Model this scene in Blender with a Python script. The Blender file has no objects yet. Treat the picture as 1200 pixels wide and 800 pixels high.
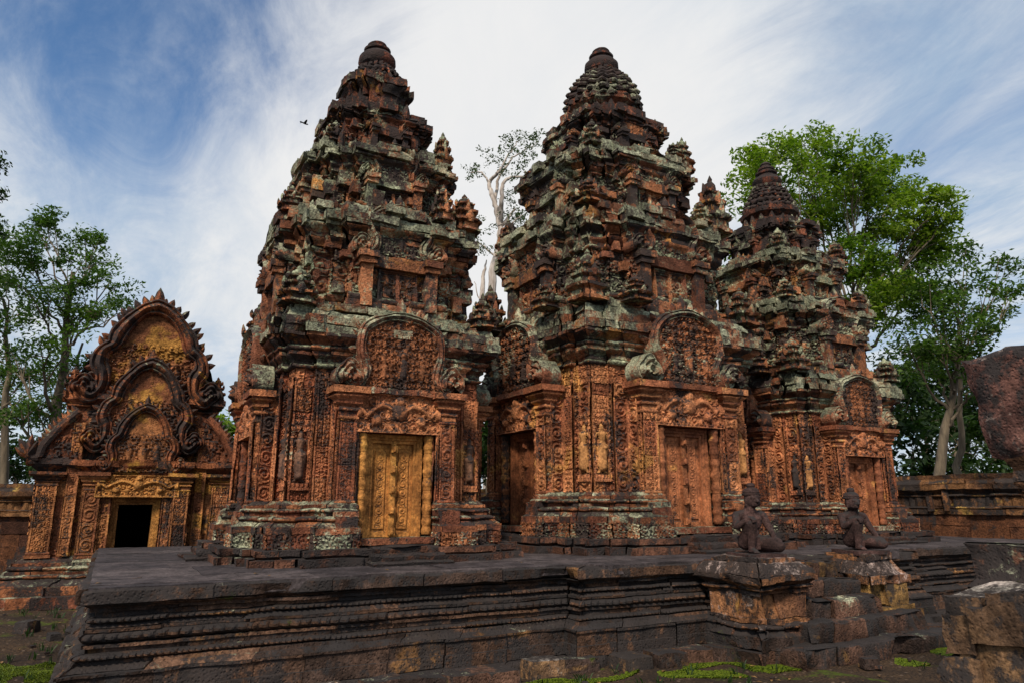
import bpy, math, random
import numpy as np
from mathutils import Vector, Matrix

random.seed(11)
RNG = np.random.default_rng(11)
SC = bpy.context.scene
COL = SC.collection
PI = math.pi
R = math.radians

# ------------------------------------------------------------------ camera, sky, sun, exposure
TH, TILT, FPX = R(29.0), R(12.9), 830.0
cam_d = bpy.data.cameras.new('camera')
cam_d.sensor_width = 36.0
cam_d.lens = FPX / 1200.0 * 36.0
cam_d.clip_end = 3000.0
cam_d.clip_start = 0.05
cam = bpy.data.objects.new('camera', cam_d)
COL.objects.link(cam)
cam.location = (0, 0, 1.6)
cam.rotation_euler = (PI / 2 + TILT, 0, -TH)
SC.camera = cam

SUN_DIR = Vector((-0.62, -0.62, 0.85)).normalized()
SUN_EL = math.asin(SUN_DIR.z)
SUN_AZ = math.atan2(SUN_DIR.x, SUN_DIR.y)

SC.view_settings.view_transform = 'Standard'
SC.view_settings.look = 'None'
SC.view_settings.gamma = 1.0
SC.view_settings.use_curve_mapping = False
SC.view_settings.exposure = 0.0

sun_d = bpy.data.lights.new('sun', 'SUN')
sun_d.energy = 3.9
sun_d.angle = R(10)
sun_d.color = (1.0, 0.88, 0.72)
sun = bpy.data.objects.new('sun', sun_d)
COL.objects.link(sun)
sun.rotation_euler = SUN_DIR.to_track_quat('Z', 'Y').to_euler()


class G:
    """small wrapper for building node trees"""
    def __init__(s, tree):
        s.t = tree
        s.t.nodes.clear()

    def n(s, typ, **kw):
        nd = s.t.nodes.new(typ)
        for k, v in kw.items():
            if k.startswith('_'):
                setattr(nd, k[1:], v)
            else:
                key = int(k[1:]) if k[0] == 'i' and k[1:].isdigit() else k.replace('__', ' ')
                s.set(nd.inputs[key], v)
        return nd

    def set(s, inp, v):
        if isinstance(v, bpy.types.NodeSocket):
            s.t.links.new(v, inp)
        elif isinstance(v, (tuple, list)) and len(v) == 3 and inp.type == 'RGBA':
            inp.default_value = (v[0], v[1], v[2], 1)
        else:
            inp.default_value = v

    def math(s, op, a, b=0.0, c=0.0, clamp=False):
        nd = s.n('ShaderNodeMath', _operation=op, i0=a, i1=b, i2=c)
        nd.use_clamp = clamp
        return nd.outputs[0]

    def mix(s, f, a, b, mode='MIX'):
        nd = s.t.nodes.new('ShaderNodeMix')
        nd.data_type = 'RGBA'
        nd.blend_type = mode
        s.set(nd.inputs[0], f)
        s.set(nd.inputs[6], a)
        s.set(nd.inputs[7], b)
        return nd.outputs[2]

    def ramp(s, v, lo, hi, a=0.0, b=1.0):
        nd = s.n('ShaderNodeMapRange', Value=v)
        nd.interpolation_type = 'SMOOTHSTEP'
        s.set(nd.inputs['From Min'], lo)
        s.set(nd.inputs['From Max'], hi)
        s.set(nd.inputs['To Min'], a)
        s.set(nd.inputs['To Max'], b)
        return nd.outputs[0]

    def noise(s, vec, scale, detail=4, rough=0.55, dist=0.0):
        nd = s.n('ShaderNodeTexNoise', Vector=vec, Scale=scale, Detail=detail, Roughness=rough, Distortion=dist)
        return nd.outputs[0]

    def vmul(s, v, m):
        nd = s.t.nodes.new('ShaderNodeVectorMath')
        nd.operation = 'MULTIPLY'
        s.set(nd.inputs[0], v)
        nd.inputs[1].default_value = m
        return nd.outputs[0]


def make_world():
    w = bpy.data.worlds.new('World')
    SC.world = w
    w.use_nodes = True
    g = G(w.node_tree)
    sky = g.n('ShaderNodeTexSky', _sky_type='NISHITA', _sun_disc=False)
    sky.sun_elevation = SUN_EL
    sky.sun_rotation = SUN_AZ
    sky.air_density = 1.0
    sky.dust_density = 0.6
    geo = g.n('ShaderNodeTexCoord').outputs['Generated']
    sep = g.n('ShaderNodeSeparateXYZ', Vector=geo)
    zc = g.math('MAXIMUM', sep.outputs[2], 0.03)
    zc = g.math('ADD', zc, 0.12)
    px = g.math('DIVIDE', sep.outputs[0], zc)
    py = g.math('DIVIDE', sep.outputs[1], zc)
    comb = g.n('ShaderNodeCombineXYZ', X=px, Y=py, Z=0.0).outputs[0]
    mp = g.n('ShaderNodeMapping', Vector=comb)
    mp.inputs['Rotation'].default_value = (0, 0, R(35))
    mp.inputs['Scale'].default_value = (1.0, 0.42, 1.0)
    v = mp.outputs[0]
    n1 = g.noise(v, 1.15, 9, 0.62, 0.5)
    n2 = g.noise(v, 4.2, 9, 0.68, 0.9)
    dens = g.math('ADD', g.math('MULTIPLY', n1, 0.62), g.math('MULTIPLY', n2, 0.42))

    def lobe(d, c0, c1):
        d = Vector(d).normalized()
        dt = g.t.nodes.new('ShaderNodeVectorMath')
        dt.operation = 'DOT_PRODUCT'
        g.set(dt.inputs[0], geo)
        dt.inputs[1].default_value = d
        return g.ramp(dt.outputs['Value'], c0, c1)

    def dirpx(x, y):
        up = 400 - y
        d = FPX * math.cos(TILT) - up * math.sin(TILT)
        z = up * math.cos(TILT) + FPX * math.sin(TILT)
        r = x - 600
        return (d * math.sin(TH) + r * math.cos(TH), d * math.cos(TH) - r * math.sin(TH), z)
    clear1 = lobe(dirpx(190, -110), 0.915, 0.99)
    clear2 = lobe(dirpx(1080, -60), 0.92, 0.998)
    clear3 = lobe(dirpx(30, 200), 0.95, 0.998)
    clear4 = lobe(dirpx(1230, 300), 0.95, 0.998)
    thick = lobe(dirpx(570, 190), 0.86, 0.99)
    dens = g.math('SUBTRACT', dens, g.math('MULTIPLY', clear1, 0.28))
    dens = g.math('SUBTRACT', dens, g.math('MULTIPLY', clear2, 0.055))
    dens = g.math('SUBTRACT', dens, g.math('MULTIPLY', clear3, 0.0))
    dens = g.math('SUBTRACT', dens, g.math('MULTIPLY', clear4, 0.0))
    dens = g.math('ADD', dens, g.math('MULTIPLY', thick, 0.20))
    cov = g.ramp(dens, 0.20, 0.64)
    shade = g.ramp(g.noise(v, 2.6, 8, 0.66, 0.8), 0.32, 0.66)
    ccol = g.mix(shade, (4.3, 5.5, 6.9), (7.6, 7.9, 8.2))
    ccol = g.mix(g.math('MULTIPLY', thick, 0.85), ccol, (8.9, 8.8, 8.7))
    skyc = g.mix(1.0, sky.outputs[0], (0.66, 1.02, 1.32), 'MULTIPLY')
    veil = g.ramp(g.noise(v, 0.9, 5, 0.6, 0.4), 0.25, 0.75, 0.25, 0.62)
    veil = g.math('MULTIPLY', veil, g.math('SUBTRACT', 1.0, g.math('MULTIPLY', clear1, 0.9)))
    skyc = g.mix(veil, skyc, (4.6, 5.9, 7.5))
    col = g.mix(cov, skyc, ccol)
    bg = g.n('ShaderNodeBackground', Color=col, Strength=0.1)
    out = g.n('ShaderNodeOutputWorld')
    g.t.links.new(bg.outputs[0], out.inputs[0])


make_world()


def at(px, py, d):
    """the point seen at photo pixel (px, py) at a horizontal distance d ahead"""
    k = ((400 - py) * math.cos(TILT) + FPX * math.sin(TILT)) / (FPX * math.cos(TILT) - (400 - py) * math.sin(TILT))
    z = 1.6 + d * k
    ax = d * math.cos(TILT) + (z - 1.6) * math.sin(TILT)
    r = (px - 600) / FPX * ax
    return Vector((d * math.sin(TH) + r * math.cos(TH), d * math.cos(TH) - r * math.sin(TH), z))


# ------------------------------------------------------------------ materials
def stone(name, c1, c2, c3=None, c3amt=0.0, black=0.4, lichen=0.15, lichcol=(0.30, 0.33, 0.22), zb=None,
          blkvar=0.5, rough=0.9, bump=0.8, moss=0.0, upblack=0.35, blackcol=(0.017, 0.015, 0.015), fine=1.0,
          uplich=0.25, streak=0.8):
    m = bpy.data.materials.new(name)
    m.use_nodes = True
    g = G(m.node_tree)
    geo = g.n('ShaderNodeNewGeometry')
    pos = geo.outputs['Position']
    blk = g.n('ShaderNodeAttribute', _attribute_name='blk').outputs['Fac']
    sepn = g.n('ShaderNodeSeparateXYZ', Vector=geo.outputs['Normal'])
    up = g.math('MAXIMUM', sepn.outputs[2], 0.0)
    z = g.n('ShaderNodeSeparateXYZ', Vector=pos).outputs[2]
    nbig = g.noise(pos, 1.1, 4, 0.6, 0.3)
    nmid = g.noise(pos, 5.0, 6, 0.62)
    nfin = g.noise(pos, 30.0 * fine, 6, 0.68)
    f = g.math('ADD', g.math('MULTIPLY', nbig, 1.0), g.math('MULTIPLY', g.math('SUBTRACT', blk, 0.5), blkvar))
    f = g.math('ADD', f, g.math('MULTIPLY', g.math('SUBTRACT', nmid, 0.5), 0.5))
    base = g.mix(g.ramp(f, 0.25, 0.75), c1, c2)
    if c3:
        b2 = g.math('FRACT', g.math('MULTIPLY', blk, 7.13))
        y = g.math('ADD', g.noise(pos, 1.6, 5, 0.6, 0.6), g.math('MULTIPLY', g.math('SUBTRACT', b2, 0.5), blkvar * 0.3))
        base = g.mix(g.ramp(y, 0.68 - c3amt * 0.30, 0.76 - c3amt * 0.28), base, c3)
    b3 = g.math('FRACT', g.math('MULTIPLY', blk, 3.71))
    val = g.math('MULTIPLY', g.ramp(nfin, 0.28, 0.72, 0.45, 1.42), g.ramp(nmid, 0.28, 0.72, 0.55, 1.32))
    val = g.math('MULTIPLY', val, g.math('ADD', 1.0 - blkvar * 0.45, g.math('MULTIPLY', b3, blkvar * 0.9)))
    base = g.mix(1.0, base, g.n('ShaderNodeCombineXYZ', X=val, Y=val, Z=val).outputs[0], 'MULTIPLY')
    # black crust (cyanobacteria) in runs and on tops
    st = g.noise(g.vmul(pos, (2.6, 2.6, 1.0 if streak < 0.5 else 0.75)), 1.0, 8, 0.66, 0.4)
    st2 = g.noise(pos, 11.0, 8, 0.78)
    bl = g.math('ADD', g.math('MULTIPLY', st, 0.58), g.math('MULTIPLY', st2, 0.42))
    bl = g.math('ADD', bl, g.math('MULTIPLY', up, upblack * 0.3))
    bl = g.math('ADD', bl, g.math('MULTIPLY', g.math('SUBTRACT', g.math('FRACT', g.math('MULTIPLY', blk, 11.3)), 0.5), blkvar * 0.16))
    if zb:
        bl = g.math('ADD', bl, g.ramp(z, zb[0], zb[1], 0.0, zb[2]))
    t0 = 0.645 - black * 0.27
    bf = g.ramp(bl, t0, t0 + 0.06)
    base = g.mix(g.math('MULTIPLY', bf, 0.93), base, g.mix(nmid, blackcol, tuple(2.6 * x for x in blackcol)))
    # pale crustose lichen
    if lichen > 0:
        la = g.noise(pos, 8.5, 9, 0.72, 0.4)
        lb = g.noise(pos, 1.25, 3, 0.5)
        lw = g.noise(pos, 26.0, 6, 0.75, 0.3)
        lc = g.math('ADD', g.math('MULTIPLY', la, 0.38), g.math('MULTIPLY', lb, 0.36))
        lc = g.math('ADD', lc, g.math('MULTIPLY', lw, 0.26))
        lc = g.math('ADD', lc, g.math('MULTIPLY', up, uplich * 0.25))
        lc = g.math('ADD', lc, g.math('MULTIPLY', g.math('SUBTRACT', b3, 0.5), 0.08))
        l0 = 0.655 - lichen * 0.26
        lf = g.math('MULTIPLY', g.ramp(lc, l0, l0 + 0.07), g.ramp(nfin, 0.3, 0.6, 0.35, 0.9))
        lcol = g.mix(g.ramp(g.noise(pos, 3.0, 4), 0.38, 0.62), tuple(0.6 * x for x in lichcol), (lichcol[0] * 1.2, lichcol[1] * 1.12, lichcol[2] * 1.15))
        lcol = g.mix(1.0, lcol, g.n('ShaderNodeCombineXYZ', X=val, Y=val, Z=val).outputs[0], 'MULTIPLY')
        base = g.mix(lf, base, lcol)
    if moss > 0:
        mf = g.ramp(g.noise(pos, 2.6, 7, 0.68), 0.68 - moss * 0.25, 0.76 - moss * 0.25)
        base = g.mix(mf, base, g.mix(nfin, (0.025, 0.04, 0.006), (0.10, 0.13, 0.015)))
    h = g.math('ADD', g.math('MULTIPLY', nfin, 0.6), g.math('MULTIPLY', nmid, 1.0))
    vor = g.n('ShaderNodeTexVoronoi', Vector=pos, Scale=34.0 * fine).outputs['Distance']
    h = g.math('ADD', h, g.math('MULTIPLY', g.ramp(vor, 0.0, 0.5), 0.35))
    bp = g.n('ShaderNodeBump', Strength=bump, Distance=0.03, Height=h)
    bs = g.n('ShaderNodeBsdfPrincipled', Base__Color=base, Roughness=rough, Normal=bp.outputs[0])
    bs.inputs['Specular IOR Level'].default_value = 0.18
    out = g.n('ShaderNodeOutputMaterial')
    g.t.links.new(bs.outputs[0], out.inputs[0])
    return m


RED = (0.27, 0.082, 0.036)
ORG = (0.44, 0.175, 0.062)
YEL = (0.50, 0.235, 0.075)
BRN = (0.15, 0.062, 0.035)
M = {}
M['wall'] = stone('carved pink sandstone', (0.26, 0.085, 0.042), (0.41, 0.158, 0.070), YEL, 0.22, black=0.46, lichen=0.12, blkvar=0.8)
M['wall_gold'] = stone('orange carved sandstone', (0.31, 0.108, 0.052), (0.44, 0.180, 0.078), YEL, 0.20, black=0.36, lichen=0.10, blkvar=0.7)
M['wall_dark'] = stone('weathered carved sandstone', BRN, RED, YEL, 0.30, black=0.62, lichen=0.12)
M['base'] = stone('weathered base sandstone', (0.18, 0.062, 0.035), (0.33, 0.125, 0.055), None, black=0.56, lichen=0.46, blkvar=0.7, uplich=0.3)
M['plinth'] = stone('black crusted plinth stone', (0.07, 0.035, 0.026), (0.13, 0.058, 0.036), None, black=0.66, lichen=0.10, blkvar=0.6, moss=0.06)
M['cornice'] = stone('lichened cornice sandstone', BRN, (0.31, 0.11, 0.055), (0.38, 0.17, 0.05), 0.08, black=0.68, lichen=0.78, lichcol=(0.27, 0.30, 0.20), upblack=0.4, uplich=0.4, blkvar=0.7)
M['tier'] = stone('weathered tower sandstone', (0.19, 0.072, 0.042), (0.39, 0.152, 0.070), (0.44, 0.20, 0.06), 0.16, black=0.64, lichen=0.56, lichcol=(0.26, 0.30, 0.19), upblack=0.5, zb=(4.5, 8.5, 0.03), blkvar=0.9, uplich=0.4)
M['tier_dark'] = stone('blackened summit sandstone', (0.12, 0.045, 0.030), (0.26, 0.088, 0.046), (0.38, 0.17, 0.045), 0.14, black=0.80, lichen=0.44, upblack=0.4, blkvar=0.7)
M['finial'] = stone('dark red finial stone', (0.11, 0.040, 0.028), (0.19, 0.065, 0.04), None, black=0.74, lichen=0.0, blkvar=0.3)
M['pedi'] = stone('carved pediment sandstone', RED, (0.38, 0.145, 0.065), YEL, 0.14, black=0.66, lichen=0.30, blkvar=0.6)
M['naga'] = stone('lichened pediment frame', (0.23, 0.085, 0.048), (0.36, 0.145, 0.078), None, black=0.60, lichen=0.62, blkvar=0.5)
M['door_gold'] = stone('golden door stone', (0.38, 0.155, 0.045), (0.53, 0.245, 0.062), (0.56, 0.29, 0.07), 0.35, black=0.20, lichen=0.0, blkvar=0.25, bump=0.35)
M['door_brown'] = stone('red brown door stone', (0.20, 0.070, 0.036), (0.35, 0.130, 0.056), YEL, 0.18, black=0.22, lichen=0.0, blkvar=0.3, bump=0.25)
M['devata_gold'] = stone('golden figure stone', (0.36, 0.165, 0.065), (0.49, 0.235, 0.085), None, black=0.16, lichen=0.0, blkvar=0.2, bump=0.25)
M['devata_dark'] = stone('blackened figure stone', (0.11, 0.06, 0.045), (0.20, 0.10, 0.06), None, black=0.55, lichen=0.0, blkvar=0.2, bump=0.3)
M['lib'] = stone('ochre library sandstone', (0.23, 0.085, 0.042), (0.40, 0.165, 0.065), (0.50, 0.245, 0.06), 0.34, black=0.42, lichen=0.10, blkvar=0.6)
M['lib_frame'] = stone('library pediment frame stone', (0.19, 0.065, 0.034), (0.33, 0.118, 0.05), (0.48, 0.24, 0.045), 0.24, black=0.60, lichen=0.22, blkvar=0.6)
M['lib_yel'] = stone('ochre jamb stone', (0.34, 0.145, 0.048), (0.46, 0.215, 0.058), None, black=0.30, lichen=0.0, blkvar=0.4)
M['platform'] = stone('dark terrace stone', (0.055, 0.034, 0.026), (0.12, 0.064, 0.040), (0.20, 0.10, 0.04), 0.12, black=0.60, lichen=0.05, blkvar=0.8, moss=0.03)
M['paving'] = stone('dark grey terrace paving', (0.045, 0.037, 0.040), (0.085, 0.068, 0.068), None, black=0.36, lichen=0.06, lichcol=(0.2, 0.18, 0.16), blkvar=0.35, upblack=0.0, uplich=0.0, bump=0.25, streak=0.2)
M['step'] = stone('dark step stone', (0.05, 0.032, 0.026), (0.12, 0.062, 0.042), (0.22, 0.12, 0.045), 0.15, black=0.55, lichen=0.12, blkvar=0.7, moss=0.12)
M['ped'] = stone('pedestal sandstone', (0.13, 0.06, 0.035), (0.30, 0.135, 0.06), (0.36, 0.19, 0.05), 0.16, black=0.64, lichen=0.46, lichcol=(0.36, 0.29, 0.25), blkvar=0.6, uplich=0.2)
M['ped_yel'] = stone('yellow pedestal block', (0.24, 0.135, 0.05), (0.36, 0.205, 0.068), None, black=0.46, lichen=0.06, blkvar=0.3)
M['statue'] = stone('dark maroon statue stone', (0.045, 0.028, 0.026), (0.085, 0.045, 0.04), None, black=0.40, lichen=0.0, blkvar=0.1, bump=0.35, fine=1.6)
M['laterite'] = stone('dark laterite wall', (0.075, 0.032, 0.02), (0.17, 0.068, 0.032), None, black=0.50, lichen=0.08, blkvar=0.6, bump=0.9)
M['wallcap'] = stone('enclosure wall coping', (0.10, 0.05, 0.028), (0.22, 0.105, 0.045), (0.36, 0.22, 0.06), 0.12, black=0.52, lichen=0.10, blkvar=0.7)
M['ruin'] = stone('cracked ochre ruin stone', (0.13, 0.075, 0.045), (0.26, 0.145, 0.065), (0.33, 0.15, 0.05), 0.25, black=0.70, lichen=0.30, lichcol=(0.42, 0.38, 0.33), blkvar=0.5, bump=0.6)
M['slab'] = stone('pinkish broken slab', (0.10, 0.048, 0.040), (0.22, 0.105, 0.080), None, black=0.58, lichen=0.34, lichcol=(0.38, 0.32, 0.27), blkvar=0.2, bump=0.9)
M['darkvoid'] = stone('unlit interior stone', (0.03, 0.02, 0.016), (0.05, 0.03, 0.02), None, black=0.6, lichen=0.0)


def leaf_mat(name, c1, c2, t=0.45):
    m = bpy.data.materials.new(name)
    m.use_nodes = True
    g = G(m.node_tree)
    blk = g.n('ShaderNodeAttribute', _attribute_name='blk').outputs['Fac']
    col = g.mix(blk, c1, c2)
    d = g.n('ShaderNodeBsdfPrincipled', Base__Color=col, Roughness=0.55)
    d.inputs['Specular IOR Level'].default_value = 0.3
    tr = g.n('ShaderNodeBsdfTranslucent', Color=g.mix(1.0, col, (1.1, 1.35, 0.6), 'MULTIPLY'))
    mx = g.n('ShaderNodeMixShader', Fac=t)
    g.t.links.new(d.outputs[0], mx.inputs[1])
    g.t.links.new(tr.outputs[0], mx.inputs[2])
    out = g.n('ShaderNodeOutputMaterial')
    g.t.links.new(mx.outputs[0], out.inputs[0])
    return m


def bark_mat(name, c1, c2):
    m = bpy.data.materials.new(name)
    m.use_nodes = True
    g = G(m.node_tree)
    pos = g.n('ShaderNodeNewGeometry').outputs['Position']
    n = g.noise(g.vmul(pos, (6, 6, 1.2)), 1.0, 6, 0.65)
    col = g.mix(g.ramp(n, 0.3, 0.7), c1, c2)
    bp = g.n('ShaderNodeBump', Strength=0.6, Distance=0.05, Height=n)
    d = g.n('ShaderNodeBsdfPrincipled', Base__Color=col, Roughness=0.9, Normal=bp.outputs[0])
    out = g.n('ShaderNodeOutputMaterial')
    g.t.links.new(d.outputs[0], out.inputs[0])
    return m


M['leaf'] = leaf_mat('bright green leaves', (0.055, 0.115, 0.008), (0.25, 0.34, 0.03))
M['leaf_mid'] = leaf_mat('mid green leaves', (0.03, 0.07, 0.010), (0.10, 0.17, 0.026))
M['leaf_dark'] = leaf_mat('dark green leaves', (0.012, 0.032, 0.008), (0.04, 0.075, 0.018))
M['leaf_grey'] = leaf_mat('grey green leaves', (0.035, 0.055, 0.025), (0.09, 0.12, 0.06))
M['moss'] = leaf_mat('bright moss', (0.045, 0.075, 0.006), (0.17, 0.22, 0.014), 0.1)
M['bark'] = bark_mat('grey brown bark', (0.06, 0.045, 0.03), (0.17, 0.13, 0.085))
M['bark_white'] = bark_mat('white bark', (0.25, 0.20, 0.17), (0.58, 0.52, 0.47))
M['bird'] = bark_mat('dark feathers', (0.012, 0.012, 0.013), (0.03, 0.03, 0.032))


# ------------------------------------------------------------------ noise and mesh helpers
def vnoise(P, scale, seed=0):
    Q = np.asarray(P, dtype=np.float64) * scale + seed * 17.31 + 1000.0
    I = np.floor(Q).astype(np.int64)
    f = Q - I
    f = f * f * (3 - 2 * f)

    def h(dx, dy, dz):
        v = ((I[..., 0] + dx) * 374761393 + (I[..., 1] + dy) * 668265263 + (I[..., 2] + dz) * 1440662683 + seed * 97531) & 0xffffffff
        v = ((v ^ (v >> 13)) * 1274126177) & 0xffffffff
        v = ((v ^ (v >> 15)) * 668265263) & 0xffffffff
        return (v ^ (v >> 16)) / 4294967296.0
    x, y, z = f[..., 0], f[..., 1], f[..., 2]
    a = h(0, 0, 0) * (1 - x) + h(1, 0, 0) * x
    b = h(0, 1, 0) * (1 - x) + h(1, 1, 0) * x
    c = h(0, 0, 1) * (1 - x) + h(1, 0, 1) * x
    d = h(0, 1, 1) * (1 - x) + h(1, 1, 1) * x
    return (a * (1 - y) + b * y) * (1 - z) + (c * (1 - y) + d * y) * z


def h1(*a):
    v = 0
    for i, x in enumerate(a):
        v = (v + (int(x) + 7) * (374761393, 668265263, 1440662683, 974711)[i % 4]) & 0xffffffff
        v = ((v ^ (v >> 13)) * 1274126177) & 0xffffffff
    return ((v ^ (v >> 16)) & 0xffffffff) / 4294967296.0


def link(o, parent=None):
    COL.objects.link(o)
    if parent is not None:
        o.parent = parent
    return o


class MB:
    def __init__(s):
        s.v, s.f, s.b, s.n = [], [], [], 0

    def grid(s, P, blk=None):
        P = np.asarray(P, dtype=np.float64)
        a, b = P.shape[0], P.shape[1]
        idx = np.arange(a * b).reshape(a, b) + s.n
        q = np.stack([idx[:-1, :-1], idx[:-1, 1:], idx[1:, 1:], idx[1:, :-1]], -1).reshape(-1, 4)
        s.v.append(P.reshape(-1, 3))
        s.f.append(q)
        if blk is None:
            blk = RNG.random()
        s.b.append(np.full(a * b, blk) if np.isscalar(blk) else np.asarray(blk).reshape(-1))
        s.n += a * b

    def box(s, c, d, seg=0.06, rot=0.0, blk=None, taper=0.0, bulge=0.0):
        """gridded box, centre c, full size d, taper shrinks the top"""
        c = np.array(c, float)
        d = np.array(d, float)
        k = [max(1, min(24, int(math.ceil(x / seg)))) for x in d]
        if blk is None:
            blk = RNG.random()
        cr, sr = math.cos(rot), math.sin(rot)
        for ax in range(3):
            u, w = (ax + 1) % 3, (ax + 2) % 3
            U, W = np.meshgrid(np.linspace(-.5, .5, k[u] + 1), np.linspace(-.5, .5, k[w] + 1), indexing='ij')
            for sg in (-.5, .5):
                P = np.zeros(U.shape + (3,))
                P[..., u], P[..., w], P[..., ax] = U, W, sg
                t = 1 - taper * (P[..., 2] + .5)
                P = P * d
                P[..., 0] *= t
                P[..., 1] *= t
                x, y = P[..., 0] * cr - P[..., 1] * sr, P[..., 0] * sr + P[..., 1] * cr
                s.grid(np.stack([x, y, P[..., 2]], -1) + c, blk)

    def add(s, V, F, blk=0.5):
        V = np.asarray(V, float)
        F = np.asarray(F, int)
        if F.shape[1] == 3:
            F = np.concatenate([F, F[:, 2:3]], 1)
        s.v.append(V)
        s.f.append(F + s.n)
        s.b.append(np.full(len(V), blk) if np.isscalar(blk) else np.asarray(blk))
        s.n += len(V)

    def tube(s, pts, rad, k=8, blk=None):
        pts = np.asarray(pts, float)
        rad = np.broadcast_to(np.asarray(rad, float), (len(pts),))
        T = np.gradient(pts, axis=0)
        T /= np.linalg.norm(T, axis=1)[:, None] + 1e-9
        ref = np.array([0.3, 0.2, 1.0]) if abs(T[0, 2]) < 0.8 else np.array([1.0, 0.1, 0.0])
        A = np.cross(T, ref)
        A /= np.linalg.norm(A, axis=1)[:, None] + 1e-9
        B = np.cross(T, A)
        t = np.linspace(0, 2 * PI, k + 1)
        P = pts[:, None] + rad[:, None, None] * (np.cos(t)[None, :, None] * A[:, None] + np.sin(t)[None, :, None] * B[:, None])
        s.grid(P, blk)

    def lathe(s, prof, c=(0, 0, 0), k=20, blk=None, rib=None):
        prof = np.asarray(prof, float)
        t = np.linspace(0, 2 * PI, k + 1)
        r = prof[:, 0][:, None] * np.ones(k + 1)[None]
        if rib:
            r = r * (1 + rib[1] * np.cos(rib[0] * t)[None, :])
        P = np.stack([r * np.cos(t), r * np.sin(t), prof[:, 1][:, None] * np.ones(k + 1)[None]], -1) + np.array(c)
        s.grid(P, blk)

    def build(s, name, mat, parent=None, noise=((0.012, 6.0), (0.005, 19.0)), smooth=True, seed=0, loc=None, rotz=0.0):
        V = np.concatenate(s.v)
        F = np.concatenate(s.f)
        B = np.concatenate(s.b)
        if noise:
            D = np.zeros_like(V)
            for amp, sc in noise:
                for ax in range(3):
                    D[:, ax] += (vnoise(V, sc, seed + ax * 5 + 1) - .5) * 2 * amp
            V = V + D
        me = bpy.data.meshes.new(name)
        nf = len(F)
        tri = F[:, 2] == F[:, 3]
        tot = np.where(tri, 3, 4)
        start = np.concatenate([[0], np.cumsum(tot)[:-1]])
        flat = F.reshape(-1)
        keep = np.ones((nf, 4), bool)
        keep[:, 3] = ~tri
        flat = flat[keep.reshape(-1)]
        me.vertices.add(len(V))
        me.vertices.foreach_set('co', V.astype(np.float32).reshape(-1))
        me.loops.add(len(flat))
        me.loops.foreach_set('vertex_index', flat.astype(np.int32))
        me.polygons.add(nf)
        me.polygons.foreach_set('loop_start', start.astype(np.int32))
        me.polygons.foreach_set('loop_total', tot.astype(np.int32))
        me.polygons.foreach_set('use_smooth', np.full(nf, smooth))
        at_ = me.attributes.new('blk', 'FLOAT', 'POINT')
        at_.data.foreach_set('value', B.astype(np.float32))
        me.update(calc_edges=True)
        if smooth:
            me.set_sharp_from_angle(angle=R(34))
        me.materials.append(M[mat] if isinstance(mat, str) else mat)
        o = bpy.data.objects.new(name, me)
        link(o, parent)
        if loc is not None:
            o.location = loc
        o.rotation_euler.z = rotz
        return o


def thing(name, label, cat, loc=(0, 0, 0), rotz=0.0, group=None):
    o = bpy.data.objects.new(name, None)
    o.empty_display_size = 0.3
    link(o)
    o.location = loc
    o.rotation_euler.z = rotz
    return tag(o, label, cat, group)


def tag(o, label, cat, group=None, kind=None):
    o['label'] = label
    o['category'] = cat
    if group:
        o['group'] = group
    if kind:
        o['kind'] = kind
    return o


def struct(o):
    o['kind'] = 'structure'
    return o


def dup(o, parent, loc=None, rotz=None, scale=None):
    c = o.copy()
    COL.objects.link(c)
    c.parent = parent
    if loc is not None:
        c.location = loc
    if rotz is not None:
        c.rotation_euler.z = rotz
    if scale is not None:
        c.scale = scale
    return c


def copy_part(o, parent, rotz):
    """a part with its sub-parts, turned about the tower axis"""
    c = o.copy()
    COL.objects.link(c)
    c.parent = parent
    cr, sr = math.cos(rotz), math.sin(rotz)
    x, y, z = o.location
    c.location = (x * cr - y * sr, x * sr + y * cr, z)
    c.rotation_euler.z = o.rotation_euler.z + rotz
    for ch in list(o.children):
        d = ch.copy()
        COL.objects.link(d)
        d.parent = c
    return c


# plan polygons -------------------------------------------------------------
def plan(a, steps, notch=None):
    """redented plan, counter-clockwise; steps = [(half width, projection)]"""
    side = [(-a, -a)]
    prev = 0.0
    for hw, p in steps:
        side += [(-hw, -a - prev), (-hw, -a - p)]
        prev = p
    if notch:
        nw, nd = notch
        side += [(-nw, -a - prev), (-nw, -a - prev + nd), (nw, -a - prev + nd), (nw, -a - prev)]
    ps = [0.0] + [p for _, p in steps]
    for i in range(len(steps) - 1, -1, -1):
        side += [(steps[i][0], -a - ps[i + 1]), (steps[i][0], -a - ps[i])]
    poly = []
    for k in range(4):
        for x, y in side:
            for _ in range(k):
                x, y = -y, x
            poly.append((x, y))
    return np.array(poly)


def rect(x0, x1, y0, y1):
    return np.array([(x0, y0), (x1, y0), (x1, y1), (x0, y1)], float)


def edges(poly):
    n = len(poly)
    nx = np.roll(poly, -1, 0)
    e = nx - poly
    L = np.linalg.norm(e, axis=1)
    N = np.stack([e[:, 1], -e[:, 0]], 1) / L[:, None]
    Np = np.roll(N, 1, 0)
    mt = (N + Np) / (1 + (N * Np).sum(1))[:, None]
    return L, N, mt


# moulding profiles: (t in 0..1, offset) -------------------------------------
def flat(o=0.0):
    return [(0, o), (.5, o), (1, o)]


def torus(o, b, n=7):
    return [(.5 - .5 * math.cos(PI * i / n), o + b * math.sin(PI * i / n)) for i in range(n + 1)]


def cyma(o0, o1, n=6):
    return [(i / n, o0 + (o1 - o0) * (i / n) ** 2 * (3 - 2 * i / n)) for i in range(n + 1)]


def slope(o0, o1, n=3):
    return [(i / n, o0 + (o1 - o0) * i / n) for i in range(n + 1)]


CID = [0]


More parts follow.
